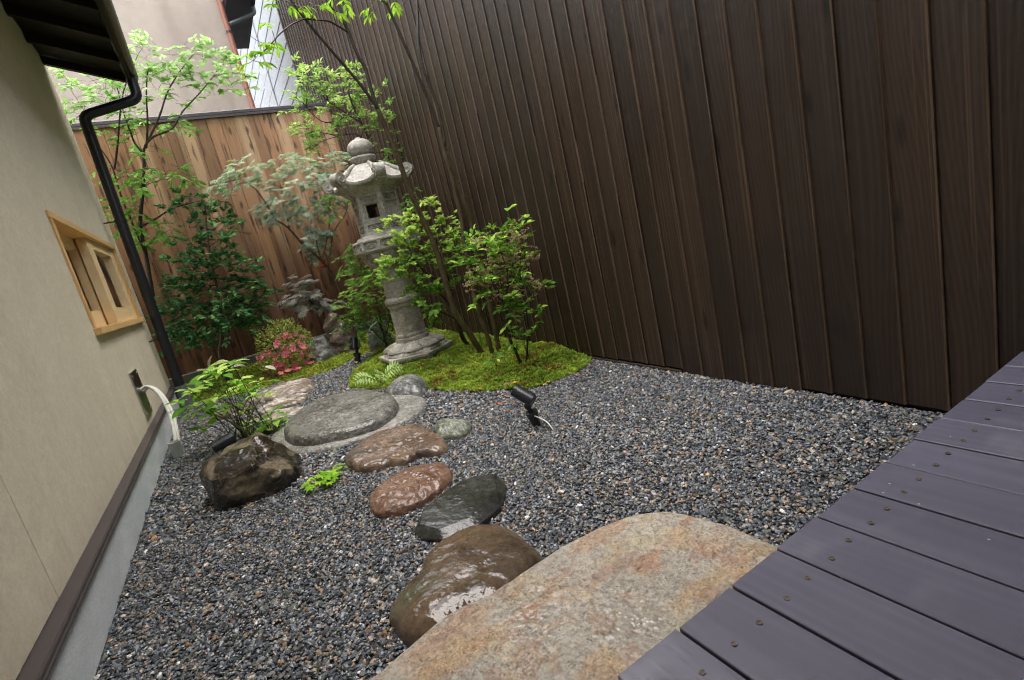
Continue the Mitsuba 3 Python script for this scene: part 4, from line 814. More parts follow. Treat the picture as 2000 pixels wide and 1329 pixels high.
for k6 in range(6):
    for zc in (1.290, 1.530):
        part(fb, 'carved_relief', cat([face_box(k6, FA - 0.016, FA - 0.001, 0.110, zc - 0.015 + 0.012 * q, zc - 0.009 + 0.012 * q) for q in range(3)] + [face_box(k6, FA - 0.016, FA - 0.003, 0.012, zc - 0.02, zc + 0.02, o) for o in (-0.05, 0, 0.05)]), 'lantern_stone')
# roof
CF = ((np.cos(6 * (ang - TH0)) + 1) / 2) ** 2.2
rr_, cz = [], []
def roof_ring(r, h, z, lift):
    q = r * (h * HEXF + (1 - h))
    return np.c_[LC[0] + q * np.cos(ang), LC[1] + q * np.sin(ang), z + lift * CF]
rings = [roof_ring(0.150, 1, 1.575, 0), roof_ring(0.222, 1, 1.578, 0), roof_ring(0.236, 1, 1.590, 0), roof_ring(0.262, 1, 1.608, 0.008), roof_ring(0.325, 1, 1.632, 0.030), roof_ring(0.345, 1, 1.640, 0.040), roof_ring(0.352, 1, 1.652, 0.045), roof_ring(0.350, 1, 1.672, 0.046)]
for t in np.linspace(0.08, 1, 14):
    r = 0.350 + (0.092 - 0.350) * t
    rings.append(roof_ring(r, 1 - 0.85 * t ** 1.5, 1.672 + 0.163 * (t * t * (3 - 2 * t)) ** 0.9, 0.046 * (1 - t) ** 2))
rings.append(roof_ring(0.07, 0, 1.845, 0))
roof = part(LT, 'roof', rings_mesh(rings), 'lantern_stone', 40, label='curved six sided lantern roof')
for k6 in range(6):
    a = TH0 + k6 * math.pi / 3
    path = []
    for t in np.linspace(0.0, 0.86, 10):
        r = 0.352 + (0.092 - 0.352) * t
        path.append((r, 0, 1.676 + 0.163 * (t * t * (3 - 2 * t)) ** 0.9 + 0.046 * (1 - t) ** 2))
    m = [tube(path[::-1], 0.015, 0.030, 10, 20)]
    cyl = tcyl(0.052, 0.084, sections=28, transform=trimesh.transformations.translation_matrix((0.356, 0, 1.722)) @ trimesh.transformations.rotation_matrix(math.pi / 2, (1, 0, 0)))
    m.append(cyl)
    m.append(trimesh.convex.convex_hull(np.array([(0.30, s * 0.033, 1.64) for s in (-1, 1)] + [(0.385, s * 0.033, 1.70) for s in (-1, 1)] + [(0.36, s * 0.033, 1.655) for s in (-1, 1)] + [(0.31, s * 0.033, 1.72) for s in (-1, 1)])))
    for s in (-1, 1):
        sp = [(0.356 + (0.044 - 0.0058 * q) * math.cos(q * 0.9 + 2.4), s * 0.043, 1.722 + (0.044 - 0.0058 * q) * math.sin(q * 0.9 + 2.4)) for q in np.linspace(0, 7, 22)]
        m.append(tube(sp, 0.0075, 0.0055, 6, 40))
    g = cat(m)
    g.apply_transform(trimesh.transformations.rotation_matrix(a, (0, 0, 1))); g.apply_translation((*LC, 0))
    part(roof, 'scroll', g, 'lantern_stone', 40)
part(LT, 'finial_collar', lathe([(1.835, 0.074, 0), (1.845, 0.080, 0), (1.858, 0.092, 0), (1.875, 0.106, 0), (1.892, 0.112, 0), (1.905, 0.106, 0), (1.912, 0.08, 0)], lambda z, a: 0.010 * (np.abs(np.sin(4 * a + 0.4)) ** 0.7 - 0.6)), 'lantern_stone', 40)
part(LT, 'finial_ball', lathe([(1.900, 0.055, 0)] + [(1.972 + 0.086 * math.sin(t) + (0.010 if t > 1.4 else 0), max(0.003, 0.112 * math.cos(t)), 0) for t in np.linspace(-0.95, 1.54, 20)]), 'lantern_stone', 60)

# ================================================================== garden spotlights and pipes
def lamp(label, back, front, foot, r, cable=None):
    k = thing('spotlight', label, 'garden light')
    b, f = np.array(back, float), np.array(front, float)
    d = (f - b) / np.linalg.norm(f - b); L = np.linalg.norm(f - b)
    ref = np.cross(d, (0, 0, 1)); ref /= np.linalg.norm(ref); up2 = np.cross(ref, d)
    an = np.arange(28) / 28 * 2 * np.pi
    def ring(t, rr): return b + d * t * L + rr * (np.cos(an)[:, None] * ref + np.sin(an)[:, None] * up2)
    part(k, 'head', rings_mesh([ring(0.0, r * 0.55), ring(0.0, r * 0.86), ring(0.03, r * 0.97), ring(0.2, r), ring(0.78, r), ring(0.80, r * 0.985), ring(0.815, r * 0.985), ring(0.83, r), ring(0.99, r), ring(1.0, r * 0.97), ring(1.0, r * 0.88), ring(0.86, r * 0.86)]), 'black_metal', 35)
    part(k, 'lens', rings_mesh([ring(0.855, r * 0.855), ring(0.865, r * 0.855)]), 'steel', 30)
    foot = np.array(foot, float)
    kn = b + d * 0.16 * L - up2 * r * 1.0
    top = foot + (kn - foot) * 0.70
    part(k, 'knuckle', cat([tube([b + d * 0.2 * L - up2 * r * 0.75, kn - up2 * r * 0.3, top], r * 0.42, r * 0.36, 12, 10), tcyl(r * 0.42, r * 0.9, sections=18, transform=trimesh.geometry.align_vectors((0, 0, 1), ref) if False else trimesh.transformations.translation_matrix(kn - up2 * r * 0.25) @ trimesh.geometry.align_vectors((0, 0, 1), ref))]), 'black_metal', 40)
    ax = (top - foot) / np.linalg.norm(top - foot)
    s1 = np.cross(ax, (0.3, 1, 0.1)); s1 /= np.linalg.norm(s1); s2 = np.cross(ax, s1)
    def rg(t, rr): return foot + (top - foot) * t + rr * (np.cos(an)[:, None] * s1 + np.sin(an)[:, None] * s2)
    part(k, 'stake', rings_mesh([rg(-0.5, r * 0.5), rg(0.0, r * 0.62), rg(0.80, r * 0.90), rg(0.86, r * 0.98), rg(0.97, r * 0.98), rg(1.0, r * 0.7)]), 'black_metal', 35)
    if cable: part(k, 'cable', tube(cable, 0.0035, 0.0035, 8, 24), 'white_pvc', True, label='thin pale cable running into the gravel')
lamp('black spotlight standing alone on the open gravel in front of the moss mound', (1.205, 2.195, 0.142), (1.158, 2.282, 0.208), (1.210, 2.225, -0.005), 0.034, [(1.192, 2.195, 0.065), (1.200, 2.16, 0.058), (1.212, 2.11, 0.035), (1.214, 2.07, -0.01)])
lamp('black spotlight at the foot of the rocks left of the lantern', (1.085, 5.62, 0.16), (1.125, 5.66, 0.27), (1.09, 5.64, 0.0), 0.042, [(1.07, 5.60, 0.08), (1.02, 5.57, 0.06), (0.96, 5.55, 0.0)])
lamp('black spotlight lying low behind the dark boulder', (-0.165, 3.80, 0.115), (-0.30, 3.78, 0.095), (-0.12, 3.84, 0.01), 0.038)
hz = thing('conduit', 'pair of white bent plastic pipes running from the steel plate into the gravel', 'pipe')
hp = [(-0.68, 4.735, 0.475), (-0.635, 4.71, 0.497), (-0.585, 4.65, 0.46), (-0.548, 4.56, 0.375), (-0.530, 4.46, 0.26), (-0.535, 4.36, 0.15), (-0.553, 4.29, 0.06)]
for o in (0.0, 0.018):
    part(hz, 'pipe', tube([(x + o, y - o * 0.4, z - o * 0.6) for x, y, z in hp], 0.0125, 0.0125, 10, 40), 'white_pvc', True)
part(hz, 'sleeve', rings_mesh([[(-0.545 + rr * math.cos(a), 4.275 + rr * math.sin(a), z) for a in np.linspace(0, 2 * np.pi, 25)[:-1]] for z, rr in ((-0.04, 0.036), (0.10, 0.036), (0.104, 0.039), (0.115, 0.039), (0.116, 0.033), (0.10, 0.032))]), 'clear_pvc', 40)

# ================================================================== plants
OVATE = leaf_rows([(0, 0.012, 0, 0), (0.10, 0.09, 0.01, 0.012), (0.32, 0.215, 0.03, 0.04), (0.58, 0.215, 0.03, 0.045), (0.82, 0.11, 0.0, 0.025), (1.0, 0.004, -0.05, 0)])
OBOV = leaf_rows([(0, 0.012, 0, 0), (0.30, 0.14, 0.03, 0.03), (0.62, 0.26, 0.04, 0.045), (0.86, 0.19, 0.02, 0.03), (1.0, 0.03, -0.01, 0)])
LANCE = leaf_rows([(0, 0.010, 0, 0), (0.14, 0.075, 0.012, 0.015), (0.38, 0.145, 0.02, 0.035), (0.62, 0.130, 0.0, 0.03), (0.84, 0.065, -0.05, 0.015), (1.0, 0.003, -0.12, 0)])
TINY = (np.array([(0, 0, 0), (0.45, 0.24, 0.05), (1, 0, 0), (0.45, -0.24, 0.05)], float), np.array([(0, 2, 1), (0, 3, 2)]))
def palmate(L=(1, .92, .92, .74, .74, .48, .48), A=(0, 34, -34, 70, -70, 112, -112), w=0.085):
    v, f = [(0, 0, 0)], []
    for l, a in zip(L, A):
        a = math.radians(a); c, s = math.cos(a), math.sin(a)
        k = len(v)
        for t, ww, z in ((0.50 * l, w * (0.6 + 0.4 * l), 0.015), (0.50 * l, -w * (0.6 + 0.4 * l), 0.015), (l, 0, -0.10 * l)):
            v.append((c * t - s * ww, s * t + c * ww, z))
        f += [(0, k + 2, k), (0, k + 1, k + 2)]
    return np.array(v, float), np.array(f)
PALM = palmate()
LOBED = palmate((1, .95, .95, .8, .8), (0, 42, -42, 88, -88), 0.24)
def basis(d, n):
    d = d / (np.linalg.norm(d, axis=1, keepdims=True) + 1e-9)
    n = n - d * (n * d).sum(1, keepdims=True)
    n = n / (np.linalg.norm(n, axis=1, keepdims=True) + 1e-9)
    return d, np.cross(n, d), n
def leaves(tmpl, pos, d, n, size, pal, r, wid=1.0, tone=None):
    V, Fc = tmpl
    x, y, z = basis(d, n)
    s = size[:, None, None]
    v = pos[:, None] + s * (V[None, :, 0:1] * x[:, None] + wid * V[None, :, 1:2] * y[:, None] + V[None, :, 2:3] * z[:, None])
    t = r.random(len(pos)) if tone is None else np.clip(tone + r.normal(0, 0.18, len(pos)), 0, 1)
    pal = np.asarray(pal, float)
    q = t * (len(pal) - 1); i = np.minimum(q.astype(int), len(pal) - 2); fr = (q - i)[:, None]
    col = (pal[i] * (1 - fr) + pal[i + 1] * fr) * r.uniform(0.85, 1.15, (len(pos), 1))
    shade = np.ones(len(V)); shade[np.abs(V[:, 1]) < 1e-6] = 1.12
    col = np.clip(col[:, None] * shade[None, :, None], 0, 0.95)
    return trimesh.Trimesh(v.reshape(-1, 3), (Fc[None] + np.arange(len(pos))[:, None, None] * len(V)).reshape(-1, 3), process=False), col.reshape(-1, 3)
def unit(a):
    return a / (np.linalg.norm(a, axis=-1, keepdims=True) + 1e-9)
def sprays(centers, r, nt, nl, tl, spread, elev=(-0.1, 0.7), jit=0.35, flat=0.0, outward=None, ang=(0.5, 1.1), droop=0.0, face=0.45):
    """twigs from each centre with leaves set alternately along them -> (positions, directions, normals, twig meshes)"""
    P, Dd, N, tw = [], [], [], []
    cen = np.asarray(centers, float); mid = cen.mean(0) if outward is None else np.asarray(outward, float)
    for c in cen:
        for _ in range(nt):
            o = c + r.normal(0, 1, 3) * spread
            az = r.uniform(0, 2 * np.pi); el = r.uniform(*elev)
            d = np.array([math.cos(az) * math.cos(el), math.sin(az) * math.cos(el), math.sin(el)])
            d = unit(d + 0.7 * unit(c - mid) * (r.random() < 0.7))
            L = tl * r.uniform(0.6, 1.25)
            bend = np.array([0, 0, -0.25 * L])
            pts = [o + d * L * t + bend * t * t for t in np.linspace(0, 1, 5)]
            tw.append((pts[0] - d * L * 0.25, pts[2], pts[4]))
            side = unit(np.cross(d, (0, 0, 1.0)) + 1e-6); nrm = unit(np.cross(side, d))
            for q in range(nl):
                t = 0.25 + 0.75 * (q + 0.5) / nl
                p = o + d * L * t + bend * t * t
                a = r.uniform(*ang) * (1 if q % 2 else -1)
                if q == nl - 1: a *= 0.2
                dd = d * math.cos(a) + side * math.sin(a) + r.normal(0, jit * 0.5, 3) + np.array([0, 0, -droop])
                P.append(p); Dd.append(dd); N.append(nrm * (1 - flat) + np.array([0, 0, 1.0]) * flat + face * unit(c - mid) + r.normal(0, jit, 3))
    return np.array(P), np.array(Dd), np.array(N), tw
def twig_mesh(tw, ra, rb):
    return cat([tube(t, ra, rb, 4, 4) for t in tw])
def branches(k, trunk, rest, bsdf, ra, rb, r0_, r1_, seed=0, sides=8, bumps=0.15):
    t = part(k, 'trunk', tube(trunk, ra, rb, sides, 5 * len(trunk), bumps, seed), bsdf, True)
    for i, b in enumerate(rest):
        part(k, 'branch', tube(b, r0_, r1_, max(5, sides - 2), 4 * len(b), bumps, seed + i + 1), bsdf, True)
def stuff_foliage(k, m, col, bsdf, smooth=True, name='foliage', label=None):
    part(k, name, m, bsdf, smooth, color=col, kind='stuff', label=label)
def leaf_parts(k, name, tmpl, pos, d, n, size, pal, bsdf, r, wid=1.0, variants=4):
    """each leaf a part of its own; a few variants of tone and width share their meshes"""
    protos = []
    x, y, z = basis(np.asarray(d, float), np.asarray(n, float))
    for i in range(len(pos)):
        v = int(r.integers(variants)); m = np.eye(4)
        m[:3, 0], m[:3, 1], m[:3, 2], m[:3, 3] = x[i] * size[i], y[i] * size[i], z[i] * size[i], pos[i]
        if v >= len(protos):
            mm, col = leaves(tmpl, np.zeros((1, 3)), np.array([[1.0, 0, 0]]), np.array([[0, 0, 1.0]]), np.ones(1), pal, r, wid * r.uniform(0.85, 1.15), tone=np.array([len(protos) / max(1, variants - 1)]))
            key = part(k, name, mm, bsdf, True, color=col); scene[key]['to_world'] = T(m.tolist()); protos.append(key)
        else:
            reuse(k, name, protos[v], m)
def jitter_y(c, r, s):
    c = np.array(c, float); t = 1 + r.normal(0, s, len(c)) / c[:, 1]
    return EYE + (c - EYE) * t[:, None]

# ---- thin several stemmed tree in front of the lantern
k = thing('young_tree', 'tall thin tree of three bare leaning stems rising from the moss mound past the lantern', 'tree')
r = np.random.default_rng(41)
part(k, 'trunk', tube(A_, 0.025, 0.016, 9, 60, 0.22, 1), 'bark', True)
part(k, 'trunk', tube(B_, 0.018, 0.013, 9, 60, 0.25, 2), 'bark', True)
part(k, 'trunk', tube(C_, 0.019, 0.014, 9, 60, 0.25, 3), 'bark', True)
for q, (b, ra, rb) in enumerate(((A1, 0.011, 0.007), (A2, 0.013, 0.009), (D1, 0.012, 0.009), (D2, 0.012, 0.009), (Atw1, 0.004, 0.003), (Atw2, 0.005, 0.003), (Atw3, 0.004, 0.003), (arc, 0.006, 0.003), (D1tw, 0.005, 0.003))):
    part(k, 'branch', tube(b, ra, rb, 7, 5 * len(b), 0.2, q + 9), 'bark_dark', True)
buds = []
for b, ra in ((A_, 0.022), (B_, 0.018), (C_, 0.019), (A1, 0.010), (A2, 0.011), (D1, 0.011), (D2, 0.011)):
    for p in spline(b, 200)[r.choice(np.arange(20, 195), 13, False)]:
        a = r.uniform(0, 2 * np.pi); dd = np.array([math.cos(a), math.sin(a), 0.5])
        buds.append(trimesh.creation.cone(0.0045, 0.012, sections=5, transform=trimesh.transformations.translation_matrix(p + dd * ra * 0.8) @ trimesh.geometry.align_vectors((0, 0, 1), unit(dd))))
part(k, 'buds', cat(buds), 'stem_green', kind='stuff')
GREEN_BRIGHT = [(0.16, 0.36, 0.02), (0.28, 0.54, 0.04), (0.42, 0.64, 0.07)]
P, Dd, N = [], [], []
stalks = []
for c, down in [(c, 0.55) for c in ashleafpts] + [(c, 0.45) for c in arcleaf]:
    c = np.array(c, float) + r.normal(0, 0.02, 3) + [0, 0, 0.03]
    az = r.uniform(0, 2 * np.pi)
    ax = unit(np.array([math.cos(az), math.sin(az), -down + 0.2]))
    L = r.uniform(0.07, 0.11)
    stalks.append((c - ax * 0.04 + [0, 0, 0.02], c, c + ax * L))
    side = unit(np.cross(ax, (0, 0, 1.0))); nn = np.cross(side, ax)
    for q in range(7):
        t = [0.35, 0.35, 0.62, 0.62, 0.86, 0.86, 1.0][q]
        a = 0 if q == 6 else (0.9 if q % 2 else -0.9)
        P.append(c + ax * L * t); Dd.append(ax * math.cos(a) + side * math.sin(a) + np.array([0, 0, -down]) + r.normal(0, 0.15, 3)); N.append(nn + r.normal(0, 0.35, 3))
leaf_parts(k, 'leaf', LANCE, np.array(P), np.array(Dd), np.array(N), r.uniform(0.045, 0.068, len(P)), GREEN_BRIGHT, 'leaf_bright', r, 1.25, 5)
part(k, 'leaf_stalks', twig_mesh(stalks, 0.002, 0.0015), 'stem_green', True, kind='stuff')

# ---- pieris with dry seed heads
k = thing('pieris_shrub', 'small shrub with dry brown seed heads at the front of the moss mound', 'shrub')
r = np.random.default_rng(42)
branches(k, P1, [P2, P3], 'bark_dark', 0.012, 0.007, 0.008, 0.004, 5)
cen = jitter_y(pcl, r, 0.09)
for c in cen[::2]:
    o = np.array(P1[-3] if c[0] < 1.72 else P2[-2], float)
    part(k, 'branch', tube([o, (o + c) / 2 + r.normal(0, 0.02, 3), c], 0.0045, 0.0022, 5, 8), 'bark_dark', True)
P, Dd, N = [], [], []
for i, c in enumerate(cen):
    for w in range(2):
        o = c + r.normal(0, 0.022, 3)
        for q in range(7):
            a = q * 2.4 + r.uniform(0, 0.6); el = r.uniform(-0.2, 0.9)
            dd = np.array([math.cos(a) * math.cos(el), math.sin(a) * math.cos(el), math.sin(el)])
            P.append(o + dd * 0.006); Dd.append(dd); N.append(np.array([0, 0, 1.0]) + r.normal(0, 0.3, 3))
P, Dd, N = map(np.array, (P, Dd, N))
sel = np.sort(r.choice(len(P), min(len(P), 290), False))
leaf_parts(k, 'leaf', LANCE, P[sel], Dd[sel], N[sel], r.uniform(0.048, 0.075, len(sel)), [(0.05, 0.14, 0.02), (0.16, 0.32, 0.05), (0.36, 0.52, 0.08)], 'leaf_gloss', r, 1.35, 6)
P2_, D2_, N2_, tw2 = sprays(cen, r, 5, 7, 0.07, 0.045, (-0.1, 0.8), 0.4, 0.4)
m, col = leaves(LANCE, P2_, D2_, N2_, r.uniform(0.045, 0.065, len(P2_)), [(0.06, 0.18, 0.025), (0.20, 0.38, 0.06), (0.45, 0.62, 0.10)], r, 1.35)
stuff_foliage(k, m, col, 'leaf_gloss')
seeds = []
for c in np.vstack([jitter_y(pcl[2:20], r, 0.06), jitter_y(pcl[5:18], r, 0.10)]):
    for s in range(7):
        a = r.uniform(0, 2 * np.pi); d = unit(np.array([math.cos(a), math.sin(a), r.uniform(-0.5, 0.5)])); o = c + r.normal(0, 0.03, 3)
        L = r.uniform(0.04, 0.09)
        seeds.append(tube([o, o + d * L * 0.5 + [0, 0, 0.004], o + d * L + [0, 0, -0.012]], 0.0014, 0.0010, 4, 4))
        for t in np.linspace(0.25, 1, 7):
            dd = unit(r.normal(0, 1, 3))
            seeds.append(icosphere(0, 0.0046).apply_scale((1, 1, 1.2)).apply_translation(o + d * L * t + dd * 0.008))
            seeds.append(tube([o + d * L * t, o + d * L * t + dd * 0.010], 0.0008, 0.0008, 3, 2))
mat('seed_head', lambda p, n, uv: mix((0.26, 0.18, 0.08), (0.52, 0.40, 0.22), noise(p.x * 90, p.y * 90, p.z * 90)), 0.7, 0.2)
part(k, 'seed_heads', cat(seeds), 'seed_head', kind='stuff', label='dry brown seed heads')

# ---- azalea to the right of the lantern
k = thing('green_azalea', 'spreading fresh green azalea growing across the right side of the stone lantern', 'shrub')
r = np.random.default_rng(43)
branches(k, Z1, [Z2, Z3, Z4], 'bark_dark', 0.014, 0.006, 0.009, 0.004, 9)
zcl = [c for c in zcl if not (c[0] < 1.38 and c[2] < 0.74) and not (c[0] < 1.46 and 0.74 < c[2] < 0.84)]
cen = jitter_y(zcl, r, 0.07) + [0, 0.06, 0]
for i, c in enumerate(cen[::2]):
    o = np.array([Z1[-1], Z2[-2], Z3[-1], Z4[-1]][int(np.argmin([np.linalg.norm(np.array(q) - c) for q in (Z1[-1], Z2[-2], Z3[-1], Z4[-1])]))], float)
    part(k, 'branch', tube([o, (o + c) / 2 + r.normal(0, 0.025, 3) + [0, 0, 0.02], c], 0.004, 0.0018, 5, 9), 'bark_dark', True)
P, Dd, N, tw = sprays(cen, r, 8, 9, 0.075, 0.034, (-0.2, 0.6), 0.50, 0.35, outward=(1.55, 4.6, 0.75), face=0.9)
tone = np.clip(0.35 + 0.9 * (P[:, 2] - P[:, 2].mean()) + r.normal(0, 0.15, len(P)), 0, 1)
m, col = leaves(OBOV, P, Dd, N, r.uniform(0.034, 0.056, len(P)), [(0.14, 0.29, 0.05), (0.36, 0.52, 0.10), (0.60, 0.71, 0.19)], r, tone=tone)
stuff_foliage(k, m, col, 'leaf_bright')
part(k, 'twigs', twig_mesh(tw, 0.0016, 0.001), 'bark_dark', True, kind='stuff')

# ---- pale leaved small tree in the back left corner
k = thing('pale_leaf_tree', 'slender tree with pale fresh green leaves in the back left corner by the downspout', 'tree')
r = np.random.default_rng(44)
branches(k, [(-0.66, 7.32, 0.0), (-0.67, 7.31, 0.4)] + dT, [d1, d2, d3, d4, d5, d6, d7], 'bark_dark', 0.030, 0.015, 0.012, 0.005, 20)
cen = jitter_y(dcl, r, 0.14)
cen = cen[cen[:, 1] < 7.5]
for c in cen[::2]:
    allp = np.vstack([spline(b, 12) for b in (dT, d1, d2, d3, d4, d5, d6)]); o = allp[np.argmin(np.linalg.norm(allp - c, axis=1) + 0.4 * np.maximum(0, allp[:, 2] - c[2]))]
    part(k, 'branch', tube([o, (o + c) / 2 + [0, 0, 0.02], c], 0.0045, 0.002, 5, 8), 'bark_dark', True)
P, Dd, N, tw = sprays(cen, r, 5, 6, 0.15, 0.055, (-0.1, 0.45), 0.32, 0.6, droop=0.3)
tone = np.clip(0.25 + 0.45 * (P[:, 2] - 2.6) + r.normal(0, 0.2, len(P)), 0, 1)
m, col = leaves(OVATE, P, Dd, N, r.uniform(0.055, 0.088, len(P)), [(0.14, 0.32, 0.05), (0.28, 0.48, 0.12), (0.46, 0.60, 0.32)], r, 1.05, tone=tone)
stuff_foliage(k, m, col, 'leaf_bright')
part(k, 'twigs', twig_mesh(tw, 0.002, 0.0012), 'bark_dark', True, kind='stuff')

# ---- camellia
k = thing('camellia_shrub', 'dark glossy leaved camellia standing before the brown fence', 'shrub')
r = np.random.default_rng(45)
branches(k, [(-0.16, 6.88, 0.0)] + camT, [], 'bark', 0.026, 0.006, 0, 0, 30)
cen = jitter_y(camcl, r, 0.22)
for c in cen[::2]:
    allp = spline(camT, 20); o = allp[np.argmin(np.linalg.norm(allp - c, axis=1) + 1.2 * np.maximum(0, allp[:, 2] - c[2] + 0.05))]
    part(k, 'branch', tube([o, (o + c) / 2 + [0, 0, -0.02], c], 0.007, 0.002, 5, 8), 'bark_dark', True)
extra = np.array([(c[0] * 1.08 - 0.01 + r.normal(0, 0.07), c[1] - 0.05, c[2] - r.uniform(0.02, 0.12)) for c in cen if c[2] < 1.5])
P, Dd, N, tw = sprays(np.vstack([cen, extra]), r, 8, 7, 0.12, 0.062, (-0.3, 0.6), 0.45, 0.35)
m, col = leaves(OVATE, P, Dd, N, r.uniform(0.052, 0.078, len(P)), [(0.040, 0.125, 0.048), (0.08, 0.21, 0.075), (0.22, 0.39, 0.11)], r, 1.0, tone=np.clip(r.beta(1.3, 2.2, len(P)), 0, 1))
stuff_foliage(k, m, col, 'leaf_gloss')
part(k, 'twigs', twig_mesh(tw, 0.002, 0.0012), 'bark_dark', True, kind='stuff')

# ---- grey leaved maple and its small neighbour
MAPLE = [(0.24, 0.32, 0.24), (0.40, 0.50, 0.38), (0.55, 0.66, 0.50), (0.60, 0.70, 0.40)]
k = thing('grey_maple', 'leaning maple with layered grey green feathery leaves before the fence, left of the lantern', 'tree')
r = np.random.default_rng(46)
branches(k, [(1.42, 6.98, 0.0)] + mT, [m1, m2, m3, m4, m5], 'bark', 0.024, 0.010, 0.011, 0.004, 40)
cen = jitter_y(mcl, r, 0.16); cen = cen[cen[:, 1] < 7.45]
for c in cen[::2]:
    allp = np.vstack([spline(b, 12) for b in (mT, m1, m2, m3, m4, m5)]); o = allp[np.argmin(np.linalg.norm(allp - c, axis=1) + 0.5 * np.maximum(0, allp[:, 2] - c[2]))]
    part(k, 'branch', tube([o, (o + c) / 2 + [0, 0, 0.02], c], 0.005, 0.002, 5, 8), 'bark_dark', True)
P, Dd, N, tw = sprays(cen, r, 8, 6, 0.11, 0.040, (-0.2, 0.3), 0.30, 0.65, droop=0.3)
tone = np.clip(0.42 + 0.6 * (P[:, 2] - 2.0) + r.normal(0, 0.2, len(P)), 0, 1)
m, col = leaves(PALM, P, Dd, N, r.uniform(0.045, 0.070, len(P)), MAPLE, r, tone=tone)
yel = r.random(len(P)) < 0.045
col = col.reshape(len(P), -1, 3); col[yel] = np.array([0.42, 0.36, 0.04]) * r.uniform(0.7, 1.1, (yel.sum(), 1, 1)); col = col.reshape(-1, 3)
stuff_foliage(k, m, col, 'leaf_dull')
part(k, 'twigs', twig_mesh(tw, 0.0018, 0.001), 'bark_dark', True, kind='stuff')
P, Dd, N, _ = sprays([(1.25, 6.88, 1.10), (1.29, 6.88, 1.09)], r, 3, 4, 0.06, 0.02, (0, 0.4), 0.3)
m, col = leaves(PALM, P, Dd, N, r.uniform(0.04, 0.06, len(P)), [(0.30, 0.055, 0.02), (0.42, 0.10, 0.03)], r)
stuff_foliage(k, m, col, 'leaf_dull', name='red_shoot', label='tuft of orange red young leaves')
k = thing('small_grey_maple', 'knee high maple sapling with purplish grey leaves behind the pink azalea', 'shrub')
branches(k, [(1.08, 6.72, 0.0)] + sT, [[sT[2], scl[0]], [sT[2], scl[6]], [sT[1], scl[8]]], 'bark_dark', 0.010, 0.005, 0.005, 0.002, 50)
P, Dd, N, tw = sprays(jitter_y(scl, r, 0.06), r, 8, 6, 0.11, 0.04, (-0.3, 0.3), 0.28, 0.7, droop=0.4)
m, col = leaves(PALM, P, Dd, N, r.uniform(0.05, 0.075, len(P)), [(0.26, 0.25, 0.23), (0.38, 0.38, 0.34), (0.44, 0.47, 0.37)], r)
stuff_foliage(k, m, col, 'leaf_dull')
part(k, 'twigs', twig_mesh(tw, 0.0018, 0.001), 'bark_dark', True, kind='stuff')

# ---- tall bright shrub behind the lantern
k = thing('tall_shrub', 'tall bright green shrub rising behind the stone lantern against the dark wall', 'shrub')
r = np.random.default_rng(47)
branches(k, [(1.86, 5.5, 0.0), (1.84, 5.48, 0.9)] + tT, [t2, t3, t4, t5, [(1.84, 5.48, 0.85), (1.6, 5.3, 1.1), (1.42, 5.3, 1.2)]], 'bark_dark', 0.022, 0.009, 0.008, 0.003, 60)
cen = jitter_y(tcl, r, 0.14)
for c in cen[::2]:
    allp = np.vstack([spline(b, 12) for b in (tT, t2, t3, t4, t5)]); o = allp[np.argmin(np.linalg.norm(allp - c, axis=1) + 0.5 * np.maximum(0, allp[:, 2] - c[2]))]
    part(k, 'branch', tube([o, (o + c) / 2 + [0, 0, 0.02], c], 0.0045, 0.002, 5, 8), 'bark_dark', True)
low = [(1.16, 5.1, 1.08), (1.22, 5.1, 1.12), (1.26, 5.1, 1.03), (1.19, 5.1, 1.0), (1.24, 5.1, 0.94), (1.3, 5.1, 0.91), (1.24, 5.1, 1.2), (1.35, 5.1, 0.86), (1.95, 5.2, 1.52), (1.98, 5.2, 1.58), (1.92, 5.2, 1.48), (1.2, 5.3, 1.58), (1.25, 5.3, 1.68)]
P, Dd, N, tw = sprays(np.vstack([cen, low]), r, 7, 6, 0.11, 0.045, (-0.2, 0.6), 0.4, 0.4, droop=0.15)
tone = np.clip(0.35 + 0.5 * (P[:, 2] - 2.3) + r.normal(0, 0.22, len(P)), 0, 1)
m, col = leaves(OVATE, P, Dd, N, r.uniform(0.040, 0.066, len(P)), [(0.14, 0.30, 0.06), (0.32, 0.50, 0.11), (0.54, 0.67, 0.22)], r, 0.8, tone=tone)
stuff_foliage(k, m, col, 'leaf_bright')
part(k, 'twigs', twig_mesh(tw, 0.0018, 0.001), 'bark_dark', True, kind='stuff')

# ---- clipped shrubs: layered green one left of the lantern foot, pink flowering azalea
def dome(center, rad, n, r, lo=-0.15):
    u = r.uniform(lo, 1, n); a = r.uniform(0, 2 * np.pi, n); q = np.sqrt(1 - u * u)
    d = np.c_[q * np.cos(a), q * np.sin(a), u]
    s = r.beta(6, 1.2, n)[:, None]
    lump = 1 + 0.22 * (meshkit.fbm(d * 2.6 + 7, 3, 3) - 0.5)[:, None] * 2
    return np.array(center) + d * s * lump * np.array(rad), d
k = thing('layered_shrub', 'fine leaved mid green shrub at the left foot of the stone lantern', 'shrub')
r = np.random.default_rng(48)
base = np.array([1.42, 5.55, 0.03])
branches(k, [base, base + [0, 0, 0.2], base + [-0.02, 0, 0.4]], [[base + [0, 0, 0.1], (1.25, 5.5, 0.4)], [base + [0, 0, 0.15], (1.6, 5.5, 0.5)], [base + [0, 0, 0.2], (1.45, 5.5, 0.8)]], 'bark_dark', 0.014, 0.008, 0.007, 0.003, 70)
cen = jitter_y(gcl, r, 0.12) * np.array([1, 1, 1]) + [0, -0.1, 0]
P, Dd, N, tw = sprays(cen, r, 16, 9, 0.13, 0.06, (-0.25, 0.3), 0.25, 0.75)
